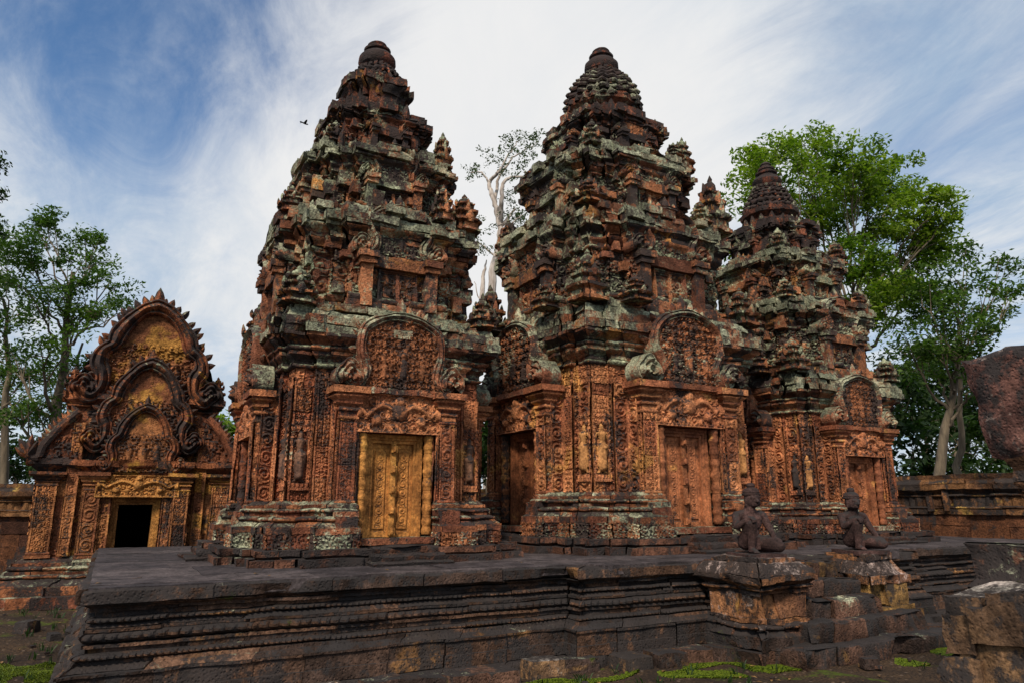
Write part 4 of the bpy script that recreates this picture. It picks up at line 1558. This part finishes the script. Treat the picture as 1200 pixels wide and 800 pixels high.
# nave rising above the aisles
Nv = rect(-nave, nave, .22, 4.0)
mb = MB()
wall(mb, Nv, 2.3, 3.30, .03, .025, relief=lambda U, V, L, H, sd: scroll(U, V, .2, sd), seed=8)
for z0, z1, pr in ((3.28, 3.34, torus(.02, .05)), (3.34, 3.44, cyma(.04, .13)), (3.44, 3.54, flat(.16)), (3.54, 3.62, flat(.10))):
    course(mb, Nv, z0, z1, pr, .42, .016, .3, .05, chip=.05)
core(mb, Nv, 2.3, 3.6, -.06)
mb.build('nave_wall', 'lib_frame', lib)
mb = MB()
th = np.linspace(0, PI, 25)
Yr = np.linspace(.35, 3.9, 40)
rx = np.cos(th) * (nave - .05)
rz_ = 3.55 + np.sin(th) ** .8 * 1.15
ribs = .025 * np.abs(np.sin(th * 14))
P = np.stack([np.stack([rx * (1 + ribs), np.full_like(rx, yy), rz_ + ribs], -1) for yy in Yr], 0)
mb.grid(P, .4)
mb.build('vault_roof', 'laterite', lib, noise=((.03, 3), (.012, 10)))
# half pediments over the aisles
for sg in (-1, 1):
    hp = MB()
    zz = np.linspace(0, 1, 26)
    prof = .52 * (1 - zz ** 1.6)
    Uf, Z = np.meshgrid(np.linspace(0, 1, 26), zz * .80)
    X = sg * (1.00 + Uf * (prof + .08)[:, None])
    hgt = scroll(np.abs(X), Z, .18, 3) * .04
    hp.grid(np.stack([X, .06 - hgt, 2.36 + Z], -1), .3)
    C = np.stack([sg * (1.05 + prof), 2.36 + zz * .83], 1)
    C = np.concatenate([[(sg * 1.78, 2.52), (sg * 1.70, 2.40)], C], 0)
    T = np.gradient(C, axis=0)
    T /= np.linalg.norm(T, axis=1)[:, None]
    Nn = np.stack([T[:, 1], -T[:, 0]], 1) * sg
    hp.tube(np.stack([C[:, 0], np.full(len(C), .03), C[:, 1]], -1), .075, 8)
    for i in range(2, len(C), 2):
        leafshape(hp, (C[i, 0], .05, C[i, 1]), (Nn[i, 0], 0, Nn[i, 1] + .3), np.array([0, -1, 0]), .17, .12, th=.05)
    for k, an in enumerate((95, 60, 120, 30)):
        a_ = R(an)
        leafshape(hp, (sg * 1.72, .0, 2.42), (sg * math.cos(a_), 0, math.sin(a_)), np.array([0, -1, 0]), .34 - .04 * k, .15, th=.07)
    hp.build('half_pediment', 'lib_frame', lib, noise=((.012, 6), (.006, 18)))
for w, h, z, y, lv in ((1.28, 1.80, 3.46, .16, .16), (1.02, 1.58, 2.56, .02, .12), (.76, 1.14, 2.16, -.16, .09)):
    pediment(lib, w, h, (0, y, z), 0, mats=('lib', 'lib_frame'), th=.28, band=.19 * w, leaves=lv, seed=int(w * 50), res=.02, worn=.22, figs=3, arch=ARCH_LIB, plain=.62)
# backing wall behind the nested pediments
mb = MB()
mb.box((0, .30, 3.1), (1.9, .16, 1.7), .2)
mb.box((0, .42, 4.2), (1.5, .16, 1.3), .2, taper=.35)
mb.build('gable_wall', 'lib', lib)
for sg in (-1, 1):
    an = antefix_mesh(5).build('antefix', 'lib_frame', lib, loc=(sg * 1.22, .5, 3.6), noise=((.012, 8),))
    an.scale = (.8, .8, .8)

# ------------------------------------------------------------------ enclosure walls
RNG = np.random.default_rng(33)


def encl(name, lab, poly, zt, strips=()):
    t = thing('enclosure_wall', lab, 'wall', (0, 0, 0))
    mb = MB()
    for z0 in np.arange(-.03, zt - .95, .3):
        course(mb, poly, z0, min(z0 + .3, zt - .8), flat(0), .7, .012, .2, .1, chip=.03)
    core(mb, poly, 0, zt - .1, -.06)
    mb.build('masonry', 'laterite', t, noise=((.015, 4), (.008, 14)))
    mb = MB()
    z = zt - .8
    for dz, pr, md in ((.10, flat(.06), None), (.06, torus(.0, .05), None), (.18, flat(-.02), lambda u, tt: .035 * np.abs(np.sin(PI * u / .16)) + tt * 0), (.06, torus(.0, .05), None), (.10, cyma(.02, .12), None), (.10, flat(.13), None),
                       (.10, cyma(.10, .02), None), (.10, flat(-.03), None)):
        course(mb, poly, z, z + dz, pr, .8, .014, .25, .04 if md else .09, md, chip=.05)
        z += dz
    core(mb, poly, zt - .8, zt - .01, -.07)
    mb.build('coping', 'wallcap', t, noise=((.015, 4), (.008, 14)))
    for c, d in strips:
        mb = MB()
        mb.box(c, d, .06)
        mb.build('pilaster_strip', 'ped', t)
    return t


encl('wall_side', 'dark laterite enclosure wall with moulded coping, right of the farthest tower', rect(15.3, 15.9, 3.0, 21.4), 2.2,
     (((15.28, 9.2, 1.68), (.1, .12, .44)), ((15.28, 8.85, 1.68), (.1, .12, .44))))
encl('wall_back', 'dark reddish enclosure wall behind the small ochre shrine', rect(-16, 16.4, 22.0, 22.6), 2.1)

# ------------------------------------------------------------------ ruined doorway at the right edge
RNG = np.random.default_rng(8)
mb = MB()
core(mb, rect(.04, .8, -1.7, -.05), -.02, .86, 0)
for yc, zc, wy, hz, dx in ((-.10, .16, .24, .36, .0), (-.11, .49, .26, .28, -.02), (-.09, .78, .22, .26, .02), (-.12, .965, .26, .13, .05), (-.50, .22, .56, .48, .01), (-.42, .60, .40, .28, .03), (-.80, .66, .36, .38, -.01),
                           (-.47, .85, .52, .24, -.02), (-.95, .24, .40, .50, .02), (-.90, .97, .50, .20, .0), (-.46, 1.0, .34, .10, .03), (-1.35, .30, .5, .6, .0), (-1.30, .80, .5, .4, .03)):
    mb.box((.36 + dx, yc, zc), (.74, wy, hz), .045, RNG.uniform(-.04, .04), taper=RNG.uniform(-.04, .06))
o = mb.build('ruined_wall_block', 'ruin', None, noise=((.045, 2.6), (.018, 9), (.007, 26)), loc=(4.92, 3.0, 0), rotz=R(-3))
tag(o, 'cracked ochre stump of masonry in the lower right foreground', 'masonry')
mb = MB()
course(mb, rect(0, .8, -1.7, 0), -.03, .62, flat(.06), .6, .02, .3, .06, chip=.07)
course(mb, rect(0, .8, -1.7, 0), .62, 1.0, flat(.04), .6, .02, .3, .06, chip=.08)
course(mb, rect(0, .8, -1.7, 0), 1.0, 1.30, [(0, .05), (.2, .0), (.8, .0), (1, .03)], .6, .02, .3, .06, chip=.08)
core(mb, rect(0, .8, -1.7, 0), 0, 1.28, -.04)
o = mb.build('ruined_plinth', 'plinth', None, noise=((.025, 3), (.012, 11)), loc=(5.78, 3.22, 0), rotz=R(-3))
tag(o, 'black crusted plinth carrying the broken pillar at the right edge', 'plinth')
pil = thing('broken_pillar', 'moulded stone pillar stub under the overhanging slab at the right edge', 'pillar', (6.12, 2.62, 1.27), R(-3))
pq = rect(-.20, .45, -.8, .22)
for nm, zz in (('shaft', ((0, .08, flat(.02)), (.08, .16, torus(.0, .03)), (.16, .22, flat(-.02)), (.22, .30, torus(-.02, .04)), (.30, .36, flat(-.01)))),
               ('capital', ((.36, .42, torus(-.01, .025)), (.42, .48, cyma(.0, .04)), (.48, .56, flat(.04)), (.56, .66, cyma(.04, .07))))):
    mb = MB()
    for z0, z1, pr in zz:
        course(mb, pq, z0, z1, pr, 2, .008, .2, .05, chip=.05)
    core(mb, pq, zz[0][0], zz[-1][1] - .003, -.05)
    mb.build(nm, 'wallcap', pil, noise=((.015, 5), (.007, 16)))
# the slab: an irregular broken block, outline in metres, real thickness
out = np.array([(-.54, .80), (-.55, .70), (-.50, .52), (-.47, .40), (-.43, .22), (-.41, .05), (-.34, .0), (.1, .01), (.9, .0), (.9, .93), (.3, .89), (-.1, .86), (-.40, .83)])
mb = MB()
n = 40
us = np.linspace(0, 1, n)
ring = []
for i in range(len(out)):
    a_, b_ = out[i], out[(i + 1) % len(out)]
    m_ = max(2, int(np.linalg.norm(b_ - a_) / .05))
    ring += [a_ + (b_ - a_) * k / m_ for k in range(m_)]
ring.append(out[0])
ring = np.array(ring)
cen = np.array([.15, .5])
for y, sg in ((-.22, 1), (.38, -1)):
    fr = np.linspace(0, 1, 16)[:, None, None]
    P = cen[None, None] + (ring - cen)[None] * (1 - (1 - fr) ** 1.0)
    yy = y + sg * .06 * np.clip(fr[..., 0] - .85, 0, 1) / .15 + ring[:, 0][None] * 0
    mb.grid(np.stack([P[..., 0], yy, P[..., 1]], -1), .4)
fr = np.linspace(-.16, .32, 10)
mb.grid(np.stack([np.stack([ring[:, 0], np.full(len(ring), y), ring[:, 1]], -1) for y in fr], 0), .6)
o = mb.build('broken_slab', 'slab', None, noise=((.022, 3), (.022, 8), (.009, 22)), loc=(6.16, 2.66, 1.93), rotz=R(-88))
tag(o, 'large pinkish broken slab overhanging the pillar at the right edge', 'slab')

# ------------------------------------------------------------------ ground
def ground_mat():
    m = bpy.data.materials.new('trodden dark earth')
    m.use_nodes = True
    g = G(m.node_tree)
    pos = g.n('ShaderNodeNewGeometry').outputs['Position']
    n1 = g.noise(pos, .9, 6, .6, .3)
    n2 = g.noise(pos, 5, 7, .65)
    n3 = g.noise(pos, 40, 6, .7)
    c = g.mix(g.ramp(n1, .35, .65), (.045, .030, .021), (.125, .074, .040))
    c = g.mix(g.ramp(n2, .5, .7), c, (.13, .078, .042))
    c = g.mix(g.ramp(n3, .35, .7), (.02, .014, .011), c)
    mf = g.math('MULTIPLY', g.ramp(g.noise(pos, 1.5, 8, .68, .5), .56, .64), g.ramp(n2, .35, .55))
    vor = g.n('ShaderNodeTexVoronoi', Vector=pos, Scale=14.0)
    grit = g.math('MULTIPLY', g.ramp(vor.outputs['Distance'], .28, .18), g.ramp(g.n('ShaderNodeSeparateXYZ', Vector=vor.outputs['Color']).outputs[0], .62, .66))
    c = g.mix(grit, c, g.mix(n3, (.07, .05, .038), (.24, .17, .12)))
    c = g.mix(mf, c, g.mix(n3, (.03, .045, .006), (.10, .13, .016)))
    h = g.math('ADD', g.math('MULTIPLY', n2, 1.0), g.math('MULTIPLY', n3, .5))
    bp = g.n('ShaderNodeBump', Strength=.8, Distance=.04, Height=h)
    bs = g.n('ShaderNodeBsdfPrincipled', Base__Color=c, Roughness=.95, Normal=bp.outputs[0])
    bs.inputs['Specular IOR Level'].default_value = .15
    o = g.n('ShaderNodeOutputMaterial')
    g.t.links.new(bs.outputs[0], o.inputs[0])
    return m


M['ground'] = ground_mat()
mb = MB()
ax_ = np.concatenate([np.linspace(-900, -20, 20)[:-1], np.linspace(-20, 30, 260), np.linspace(30, 900, 20)[1:]])
ay_ = np.concatenate([np.linspace(-300, -4, 10)[:-1], np.linspace(-4, 30, 200), np.linspace(30, 1500, 25)[1:]])
Xg, Yg = np.meshgrid(ax_, ay_)
Pg = np.stack([Xg, Yg, np.zeros_like(Xg)], -1)
Zg = (vnoise(Pg, .9, 2) - .5) * .07 + (vnoise(Pg, 3.0, 3) - .5) * .05
mb.grid(np.stack([Xg, Yg, Zg - .01], -1), .5)
struct(mb.build('ground', 'ground', None, noise=None))

# moss cushions
def moss(x, y, rx, ry, seed, lab):
    mb = MB()
    r_ = np.random.default_rng(seed)
    n = int(2600 * rx * ry * 7)
    for _ in range(n):
        a_, q_ = r_.uniform(0, 2 * PI), math.sqrt(r_.random())
        px, py = x + rx * q_ * math.cos(a_), y + ry * q_ * math.sin(a_)
        if vnoise(np.array([px, py, 0.]), 3.2, seed) < .30 + .3 * q_ ** 3:
            continue
        z0 = (float(vnoise(np.array([px, py, 0.]), .9, 2)) - .5) * .07 + (float(vnoise(np.array([px, py, 0.]), 3.0, 3)) - .5) * .05 - .01
        s_ = r_.uniform(.010, .022)
        d = r_.normal(0, .6, 2)
        V = [(px - s_, py - s_ * d[0] * .5, z0 - .004), (px + s_ * d[0] * .4, py + s_, z0 + s_ * .6), (px + s_, py - s_ * .6, z0 - .004), (px, py - s_, z0 + s_ * .8)]
        mb.add(V, [[0, 1, 2, 3]], r_.random())
    o = mb.build('moss', 'moss', None, noise=None)
    tag(o, lab, 'moss', kind='stuff')


moss(5.75, 5.62, 1.0, .42, 3, 'bright green moss on the earth in front of the left pedestal')
moss(8.3, 4.95, .95, .30, 4, 'dim green moss on the earth below the right pedestal')
moss(-.9, 8.6, .9, .9, 6, 'patchy moss on the earth by the left end of the terrace')
moss(3.9, 5.95, .8, .20, 9, 'thin moss along the foot of the terrace')

def weeds(name, lab, spots, seed, h=.10):
    r_ = np.random.default_rng(seed)
    mb = MB()
    for x, y, z in spots:
        for _ in range(r_.integers(5, 11)):
            a_ = r_.uniform(0, 2 * PI)
            l_ = h * r_.uniform(.4, 1.2)
            bx_, by_ = x + r_.normal(0, .02), y + r_.normal(0, .02)
            d = np.array([math.cos(a_), math.sin(a_)]) * l_ * r_.uniform(.2, .7)
            w = np.array([-math.sin(a_), math.cos(a_)]) * .006
            mb.add([(bx_ - w[0], by_ - w[1], z - .01), (bx_ + w[0], by_ + w[1], z - .01), (bx_ + d[0] * .6 + w[0] * 1.5, by_ + d[1] * .6 + w[1] * 1.5, z + l_ * .6), (bx_ + d[0], by_ + d[1], z + l_ * .8)], [[0, 1, 2, 3]], r_.random())
    tag(mb.build(name, 'leaf_dark', None, noise=None, smooth=False), lab, 'weeds', kind='stuff')


wr = np.random.default_rng(12)
sp_ = [(wr.uniform(-2.2, -.3), wr.uniform(6.5, 13.5), .0) for _ in range(110)] + [(wr.uniform(1, 9.5), wr.uniform(4.6, 6.0), .0) for _ in range(60)]
sp_ = [q for q in sp_ if vnoise(np.array([q[0], q[1], 0.]), 1.1, 5) > .5 and not (6.4 < q[0] < 9.2 and q[1] > 5.2)]
weeds('grass_tufts', 'sparse short weeds growing on the dark earth around the terrace', sp_, 3)

# loose stones
stones = [(-1.05, 7.9, .24, 'squared dark block lying at the bottom left corner'), (-.75, 11.6, .16, 'small rubble stone beside the shrine steps'), (-.4, 10.6, .12, 'small flat rubble stone by the terrace end'),
          (6.9, 5.0, .11, 'small rubble stone at the foot of the left pedestal'), (9.2, 5.3, .2, 'worn stone block at the right end of the stair foot')]
for k, (x, y, s_, lab) in enumerate(stones):
    mb = MB()
    mb.box((0, 0, s_ * .35), (s_ * 1.6, s_ * 1.2, s_ * .9), .04, taper=.15)
    o = mb.build('stone_block', 'step', None, noise=((.02, 5), (.008, 16)), seed=k, loc=(x, y, -.01), rotz=k * .9)
    tag(o, lab, 'stone')
mb = MB()
for k in range(240):
    x, y = RNG.uniform(-2, 12), RNG.uniform(3.5, 14)
    if y > 5.9 and x > -.4 and y < 12.6:
        continue
    s_ = RNG.uniform(.012, .05)
    mb.box((x, y, s_ * .2), (s_ * 1.5, s_, s_ * .7), s_, RNG.uniform(0, 3))
tag(mb.build('pebbles', 'step', None, noise=((.01, 12),)), 'pebbles and stone chips strewn over the dark earth', 'pebbles', kind='stuff')


lf = MB()
for k in range(900):
    x, y = RNG.uniform(-2.5, 13), RNG.uniform(3.3, 14.5)
    on = x > -.05 and y > 6.75 and y < 12.3
    if (x > -.5 and 5.9 < y < 6.75) or (on and k % 6) or (on and y > 7.9) or (5.9 < x < 9 and 4.8 < y < 6.8):
        continue
    z0 = .968 if on else (float(vnoise(np.array([x, y, 0.]), .9, 2)) - .5) * .07 + (float(vnoise(np.array([x, y, 0.]), 3.0, 3)) - .5) * .05 + .004
    a_, l_ = RNG.uniform(0, 6.28), RNG.uniform(.015, .045)
    ca, sa = math.cos(a_) * l_, math.sin(a_) * l_
    lf.add([(x - ca, y - sa, z0), (x + sa * .4, y - ca * .4, z0 + .008), (x + ca, y + sa, z0 + .003), (x - sa * .4, y + ca * .4, z0 + .007)], [[0, 1, 2, 3]], RNG.random())
M['dryleaf'] = leaf_mat('dry fallen leaves', (.09, .045, .018), (.30, .17, .06), .1)
tag(lf.build('fallen_leaves', 'dryleaf', None, noise=None, smooth=False), 'dry brown leaves fallen on the earth and the terrace', 'fallen leaves', kind='stuff')


# ------------------------------------------------------------------ trees
def clump_leaves(r_, c, rad, n, size):
    """n leaf quads in a flattened ellipsoid; returns verts (n,4,3) and shade (n,)"""
    d = r_.normal(0, 1, (n, 3))
    d /= np.linalg.norm(d, axis=1)[:, None]
    q = r_.random(n) ** .45
    P = np.array(c) + d * (q * rad)[:, None] * np.array([1.1, 1.1, .75])
    up = r_.normal(0, .55, (n, 3)) + np.array([0, 0, .8])
    up /= np.linalg.norm(up, axis=1)[:, None]
    a = np.cross(up, r_.normal(0, 1, (n, 3)))
    a /= np.linalg.norm(a, axis=1)[:, None]
    b = np.cross(up, a)
    s = size * r_.uniform(.6, 1.3, n)[:, None]
    V = np.stack([P - a * s, P - b * s * .45 + up * s * .08, P + a * s, P + b * s * .45 + up * s * .08], 1)
    return V


def tree(label, base, lobes, trunk_r, leafmat, bark, seed, size=.16, dens=34, clumps=40, crad=.55, forks=None, group=None, top=None, lean=(0, 0), limbs=True, name='tree'):
    """lobes: (centre, radius); limbs reach every lobe and fork into its clumps"""
    r_ = np.random.default_rng(seed)
    base = np.array(base, float)
    t = thing(name, label, 'tree', tuple(base), 0, group)
    tk = MB()
    cz = max(l[0][2] for l in lobes)
    cxy = np.mean([np.array(l[0])[:2] for l in lobes], 0)
    H = (top or (cz * .8)) - base[2]
    n = 14
    tt = np.linspace(0, 1, n)
    ctr = np.stack([base[0] + (cxy[0] - base[0]) * tt ** 1.6 + lean[0] * np.sin(tt * 3), base[1] + (cxy[1] - base[1]) * tt ** 1.6 + lean[1] * np.sin(tt * 4), base[2] - .2 + tt * H], 1)
    ctr[1:, :2] += r_.normal(0, trunk_r * .35, (n - 1, 2))
    rad = trunk_r * (1 - .72 * tt) * (1 + .6 * np.exp(-tt * 22))
    tk.tube(ctr - base, rad, 12)
    LV = []
    LB = []
    for c, lr in lobes:
        c = np.array(c, float)
        zi = np.clip(c[2] - lr * .9 - .25 * np.hypot(*(c[:2] - cxy)), base[2] + H * .25, base[2] + H * .97)
        f = (zi - base[2] + .2) / H
        i = min(int(f * (n - 1)), n - 1)
        s0 = ctr[i]
        m = 9
        u = np.linspace(0, 1, m)[:, None]
        mid = (s0 + c) / 2 + np.array([0, 0, -.12 * np.linalg.norm(c - s0)]) + r_.normal(0, .25, 3)
        path = (1 - u) ** 2 * s0 + 2 * u * (1 - u) * mid + u ** 2 * c
        path[1:-1] += r_.normal(0, .06, (m - 2, 3))
        lrad = max(.03, rad[i] * .5)
        tk.tube(path - base, lrad * (1 - .75 * u[:, 0]), 7)
        nc = max(6, int(clumps * (lr / 2.0) ** 2))
        tone = r_.uniform(-.18, .18)
        for k in range(nc):
            d = r_.normal(0, 1, 3)
            d /= np.linalg.norm(d)
            d[2] = d[2] * .8 + .12
            cc = c + d * lr * r_.uniform(.35, 1.0)
            st_ = path[r_.integers(m // 2, m)]
            w = np.linspace(0, 1, 4)[:, None]
            br = st_ * (1 - w) + cc * w + np.array([0, 0, .12 * lr]) * w * (1 - w) * 3
            if k % 2 == 0:
                tk.tube(br - base, lrad * .22 * (1 - .7 * w[:, 0]) + .006, 4)
            V = clump_leaves(r_, cc, crad * r_.uniform(.6, 1.25), int(dens * r_.uniform(.6, 1.4)), size)
            LV.append(V)
            LB.append(np.clip(r_.normal(.46 + tone, .26, len(V)) + r_.normal(0, .20), 0, 1))
    tk.build('trunk', bark, t, noise=((.02, 1.5),))
    V = np.concatenate(LV) - base
    F = np.arange(len(V) * 4).reshape(-1, 4)
    cr = MB()
    cr.add(V.reshape(-1, 3), F, np.repeat(np.concatenate(LB), 4))
    cr.build('crown', leafmat, t, noise=None, smooth=False)
    return t


def ground_at(px, d):
    p = at(px, 588, d)
    return (p.x, p.y, 0)


def lobes_at(lst, d, spread=2.0, seed=0):
    r_ = np.random.default_rng(seed)
    out = []
    for px, py, rp in lst:
        dd = d + r_.uniform(-spread, spread)
        p = at(px, py, dd)
        out.append((tuple(p), rp * dd / 800.0))
    return out


GT = 'forest trees beyond the enclosure wall'
tree('broad bright green tree towering behind the farthest tower', ground_at(1010, 27),
     lobes_at([(905, 195, 42), (950, 185, 42), (1000, 200, 44), (1045, 215, 42), (1085, 240, 36), (880, 225, 34), (960, 235, 50), (1015, 260, 52), (1070, 280, 44), (1000, 310, 42), (1045, 325, 40), (1090, 300, 30), (895, 260, 36), (940, 270, 44), (1105, 265, 26), (1020, 355, 40), (850, 330, 26), (868, 290, 22), (1060, 350, 34), (985, 370, 34)], 27, 2.5, 1),
     .42, 'leaf', 'bark', 1, size=.105, dens=85, clumps=54, crad=.52, top=9.5)
tree('looser dark tree with a forked pale trunk, in front of the right forest', ground_at(1088, 24),
     lobes_at([(1120, 330, 34), (1160, 330, 26), (1180, 310, 16), (1130, 370, 40), (1085, 360, 34), (1165, 375, 30), (1100, 400, 40), (1150, 410, 34), (1065, 410, 34), (1130, 300, 20), (1090, 435, 30), (1150, 445, 24), (1105, 345, 26), (1060, 380, 26), (1075, 330, 24), (1185, 345, 14)], 24, 2.0, 2),
     .24, 'leaf_mid', 'bark', 2, size=.09, dens=58, clumps=42, crad=.45, top=7.0)
tree('thin straight pale trunk beside the forked tree on the right', ground_at(1128, 25.5),
     lobes_at([(1118, 395, 30), (1140, 360, 26), (1105, 350, 22)], 25.5, 1.0, 3), .17, 'leaf_mid', 'bark', 3, size=.09, dens=58, clumps=36, crad=.45, top=8.0)
for k, (px, d, py, rr) in enumerate(((1040, 38, 470, 60), (1085, 42, 455, 60), (1130, 40, 470, 60), (1175, 37, 480, 55), (1215, 40, 460, 60), (1070, 36, 530, 40), (1120, 35, 530, 40), (1165, 35, 535, 40))):
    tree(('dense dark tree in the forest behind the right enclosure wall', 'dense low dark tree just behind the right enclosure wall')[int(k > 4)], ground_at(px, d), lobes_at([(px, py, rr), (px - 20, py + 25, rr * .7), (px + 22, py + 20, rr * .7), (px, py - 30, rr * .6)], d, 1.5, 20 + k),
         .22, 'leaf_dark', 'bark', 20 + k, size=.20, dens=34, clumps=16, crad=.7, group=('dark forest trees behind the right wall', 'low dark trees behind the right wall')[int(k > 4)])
# left group
tree('tall loose green tree standing left of the small shrine, crown lit', ground_at(38, 26),
     lobes_at([(60, 275, 34), (100, 300, 36), (130, 330, 30), (75, 330, 40), (30, 285, 34), (120, 365, 34), (85, 375, 40), (40, 350, 38), (60, 410, 36), (140, 360, 18), (100, 430, 30), (25, 320, 30), (50, 255, 20), (110, 285, 22), (30, 430, 34), (75, 455, 36), (25, 480, 34), (110, 470, 26), (60, 500, 30)], 26, 2.0, 5),
     .26, 'leaf_mid', 'bark', 5, size=.09, dens=60, clumps=40, crad=.45, top=10.5, lean=(.3, .2))
tree('slender tree with a thin dark trunk at the left edge', ground_at(2, 28),
     lobes_at([(5, 300, 36), (-20, 330, 40), (20, 370, 34), (0, 410, 38), (10, 455, 34), (35, 440, 26), (-10, 270, 24)], 28, 1.5, 6),
     .2, 'leaf_mid', 'bark', 6, size=.09, dens=58, clumps=38, crad=.5, top=10)
tree('dark leaning tree whose branch tips reach in at the upper left edge', ground_at(-60, 22),
     lobes_at([(-25, 215, 30), (-2, 225, 13), (-3, 190, 9), (-50, 270, 45), (-12, 330, 26), (-15, 380, 25), (-60, 190, 35)], 22, .8, 7),
     .3, 'leaf_dark', 'bark', 7, size=.085, dens=40, clumps=60, crad=.4, top=11)
tree('thin trunked tree between the left trees and the shrine', ground_at(62, 27),
     lobes_at([(85, 460, 30), (120, 460, 26), (45, 480, 30), (95, 500, 24)], 27, 1.5, 8), .15, 'leaf_mid', 'bark', 8, size=.09, dens=50, clumps=32, crad=.45, top=8)
for k, (px, d, py, rr) in enumerate(((-20, 36, 530, 40), (20, 34, 540, 34), (55, 37, 535, 34), (95, 36, 540, 30), (-40, 33, 480, 60))):
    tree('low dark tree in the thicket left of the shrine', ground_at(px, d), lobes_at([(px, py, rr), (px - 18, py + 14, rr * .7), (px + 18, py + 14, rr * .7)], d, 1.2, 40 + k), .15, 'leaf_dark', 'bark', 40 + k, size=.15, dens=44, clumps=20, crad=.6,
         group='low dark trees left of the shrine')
tree('small bright tree glimpsed between the shrine and the nearest tower', ground_at(268, 34), lobes_at([(262, 505, 22), (280, 520, 22), (250, 520, 18), (275, 545, 24), (250, 550, 20)], 34, 1.0, 50), .15, 'leaf', 'bark', 50, size=.16, dens=34, clumps=34, crad=.5)
tree('distant greyish tree top behind the shrine', ground_at(256, 60), lobes_at([(255, 495, 14), (270, 500, 12)], 60, 1.0, 51), .2, 'leaf_grey', 'bark', 51, size=.22, dens=30, clumps=26, crad=.7)
for k, (px, d, py, rr) in enumerate(((300, 44, 540, 45), (566, 24, 500, 40), (574, 25, 550, 36), (860, 42, 505, 60), (950, 44, 500, 60))):
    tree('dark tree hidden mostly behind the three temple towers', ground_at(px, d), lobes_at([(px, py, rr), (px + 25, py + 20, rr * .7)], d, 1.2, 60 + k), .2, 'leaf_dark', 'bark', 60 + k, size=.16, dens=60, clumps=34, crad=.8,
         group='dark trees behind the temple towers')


# the white-barked tree between the two near towers: limbs set out one by one
def white_tree():
    D = 30.0
    b = np.array(ground_at(572, D))
    t = thing('white_barked_tree', 'bare white-barked tree with sparse leaves between the two nearest towers', 'tree', tuple(b))
    W = lambda px, py, dd=0: np.array(at(px, py, D + dd))
    tk = MB()
    r_ = np.random.default_rng(3)

    def br(pts, r0, r1):
        c = catmull(pts, 6)
        c[1:-1] += r_.normal(0, .02, (len(c) - 2, 3))
        tk.tube(c - b, np.linspace(r0, r1, len(c)) * .82, 9)
        return c
    ends = []
    br([b, W(574, 450), W(577, 330), W(586, 285), W(586, 262)], .29, .15)
    br([W(560, 400), W(566, 330, .3), W(570, 305, .4)], .2, .03)
    tips = []
    for pts, r0, r1 in (([W(586, 265), W(579, 235), W(573, 215, .5), W(584, 203), W(590, 192)], .17, .06),
                        ([W(586, 262), W(588, 235, -.6), W(590, 215, -.6), W(600, 208, -.5), W(618, 208, -.4)], .15, .05),
                        ([W(587, 262), W(580, 240, .5), W(582, 222, .8), W(586, 205, .8), W(600, 186, 1)], .14, .05),
                        ([W(573, 215, .5), W(566, 204, .5), W(552, 202, .5)], .07, .03),
                        ([W(590, 192), W(600, 175), W(608, 165)], .05, .02),
                        ([W(598, 186, 1), W(612, 178, 1), W(628, 168, 1)], .05, .02),
                        ([W(587, 265), W(596, 255), W(604, 245)], .12, .05),
                        ([W(580, 300), W(566, 288), W(556, 282)], .06, .02),
                        ([W(584, 285), W(600, 262, -.5), W(612, 252, -.5)], .07, .02),
                        ([W(574, 340), W(562, 350), W(556, 330)], .05, .02)):
        br(pts, r0, r1)
    tk.build('trunk', 'bark_white', t, noise=((.02, 3),))
    LV, LB = [], []
    for px, py, rp, n in ((550, 203, 10, 7), (560, 200, 7, 4), (585, 185, 14, 10), (605, 170, 16, 13), (622, 172, 14, 11), (630, 160, 10, 7), (592, 200, 10, 6), (615, 190, 14, 10), (625, 200, 12, 8), (604, 205, 9, 5),
                          (600, 225, 9, 6), (594, 236, 8, 5), (596, 250, 12, 9), (610, 255, 12, 9), (606, 265, 12, 7), (560, 275, 8, 5), (570, 268, 8, 3), (563, 292, 7, 4), (573, 290, 8, 3), (600, 160, 8, 5), (560, 255, 6, 2)):
        for _ in range(n):
            c = W(px + r_.normal(0, rp * .55), py + r_.normal(0, rp * .5), r_.normal(0, .6))
            V = clump_leaves(r_, c, .24, 17, .075)
            LV.append(V)
            LB.append(np.clip(r_.normal(.5, .25, len(V)), 0, 1))
    V = np.concatenate(LV) - b
    cr = MB()
    cr.add(V.reshape(-1, 3), np.arange(len(V) * 4).reshape(-1, 4), np.repeat(np.concatenate(LB), 4))
    cr.build('crown', 'leaf_grey', t, noise=None, smooth=False)


white_tree()

# ------------------------------------------------------------------ bird
p = at(357, 145, 26)
bird = thing('bird', 'small dark bird gliding in the sky beside the nearest tower', 'bird', tuple(p), R(20))
b = MB()
sphere(b, (0, 0, 0), (.12, .035, .035), 10)
sphere(b, (.12, 0, .015), (.04, .028, .028), 8)
limb(b, [(.15, 0, .015), (.18, 0, .01)], [.012, .003], 8)
fuse(b, 'body', 'bird', .008, bird, 2)
for sg in (-1, 1):
    w = MB()
    P = []
    for k in range(9):
        f = k / 8
        ch = .10 * (1 - f ** 2.2) + .012
        y = sg * (.02 + .24 * f)
        zz = .10 * math.sin(f * 2.2) * (1 if sg > 0 else .6)
        x0 = .05 - .10 * f ** 2
        P.append([(x0, y, zz), (x0 - ch * .4, y, zz + .012), (x0 - ch, y, zz - .004), (x0 - ch * .4, y, zz - .008), (x0, y, zz)])
    w.grid(np.array(P))
    w.build('wing', 'bird', bird, noise=None)
w = MB()
w.box((-.15, 0, 0), (.12, .07, .012), .03)
w.build('tail', 'bird', bird, noise=None)

SC.render.engine = 'CYCLES'
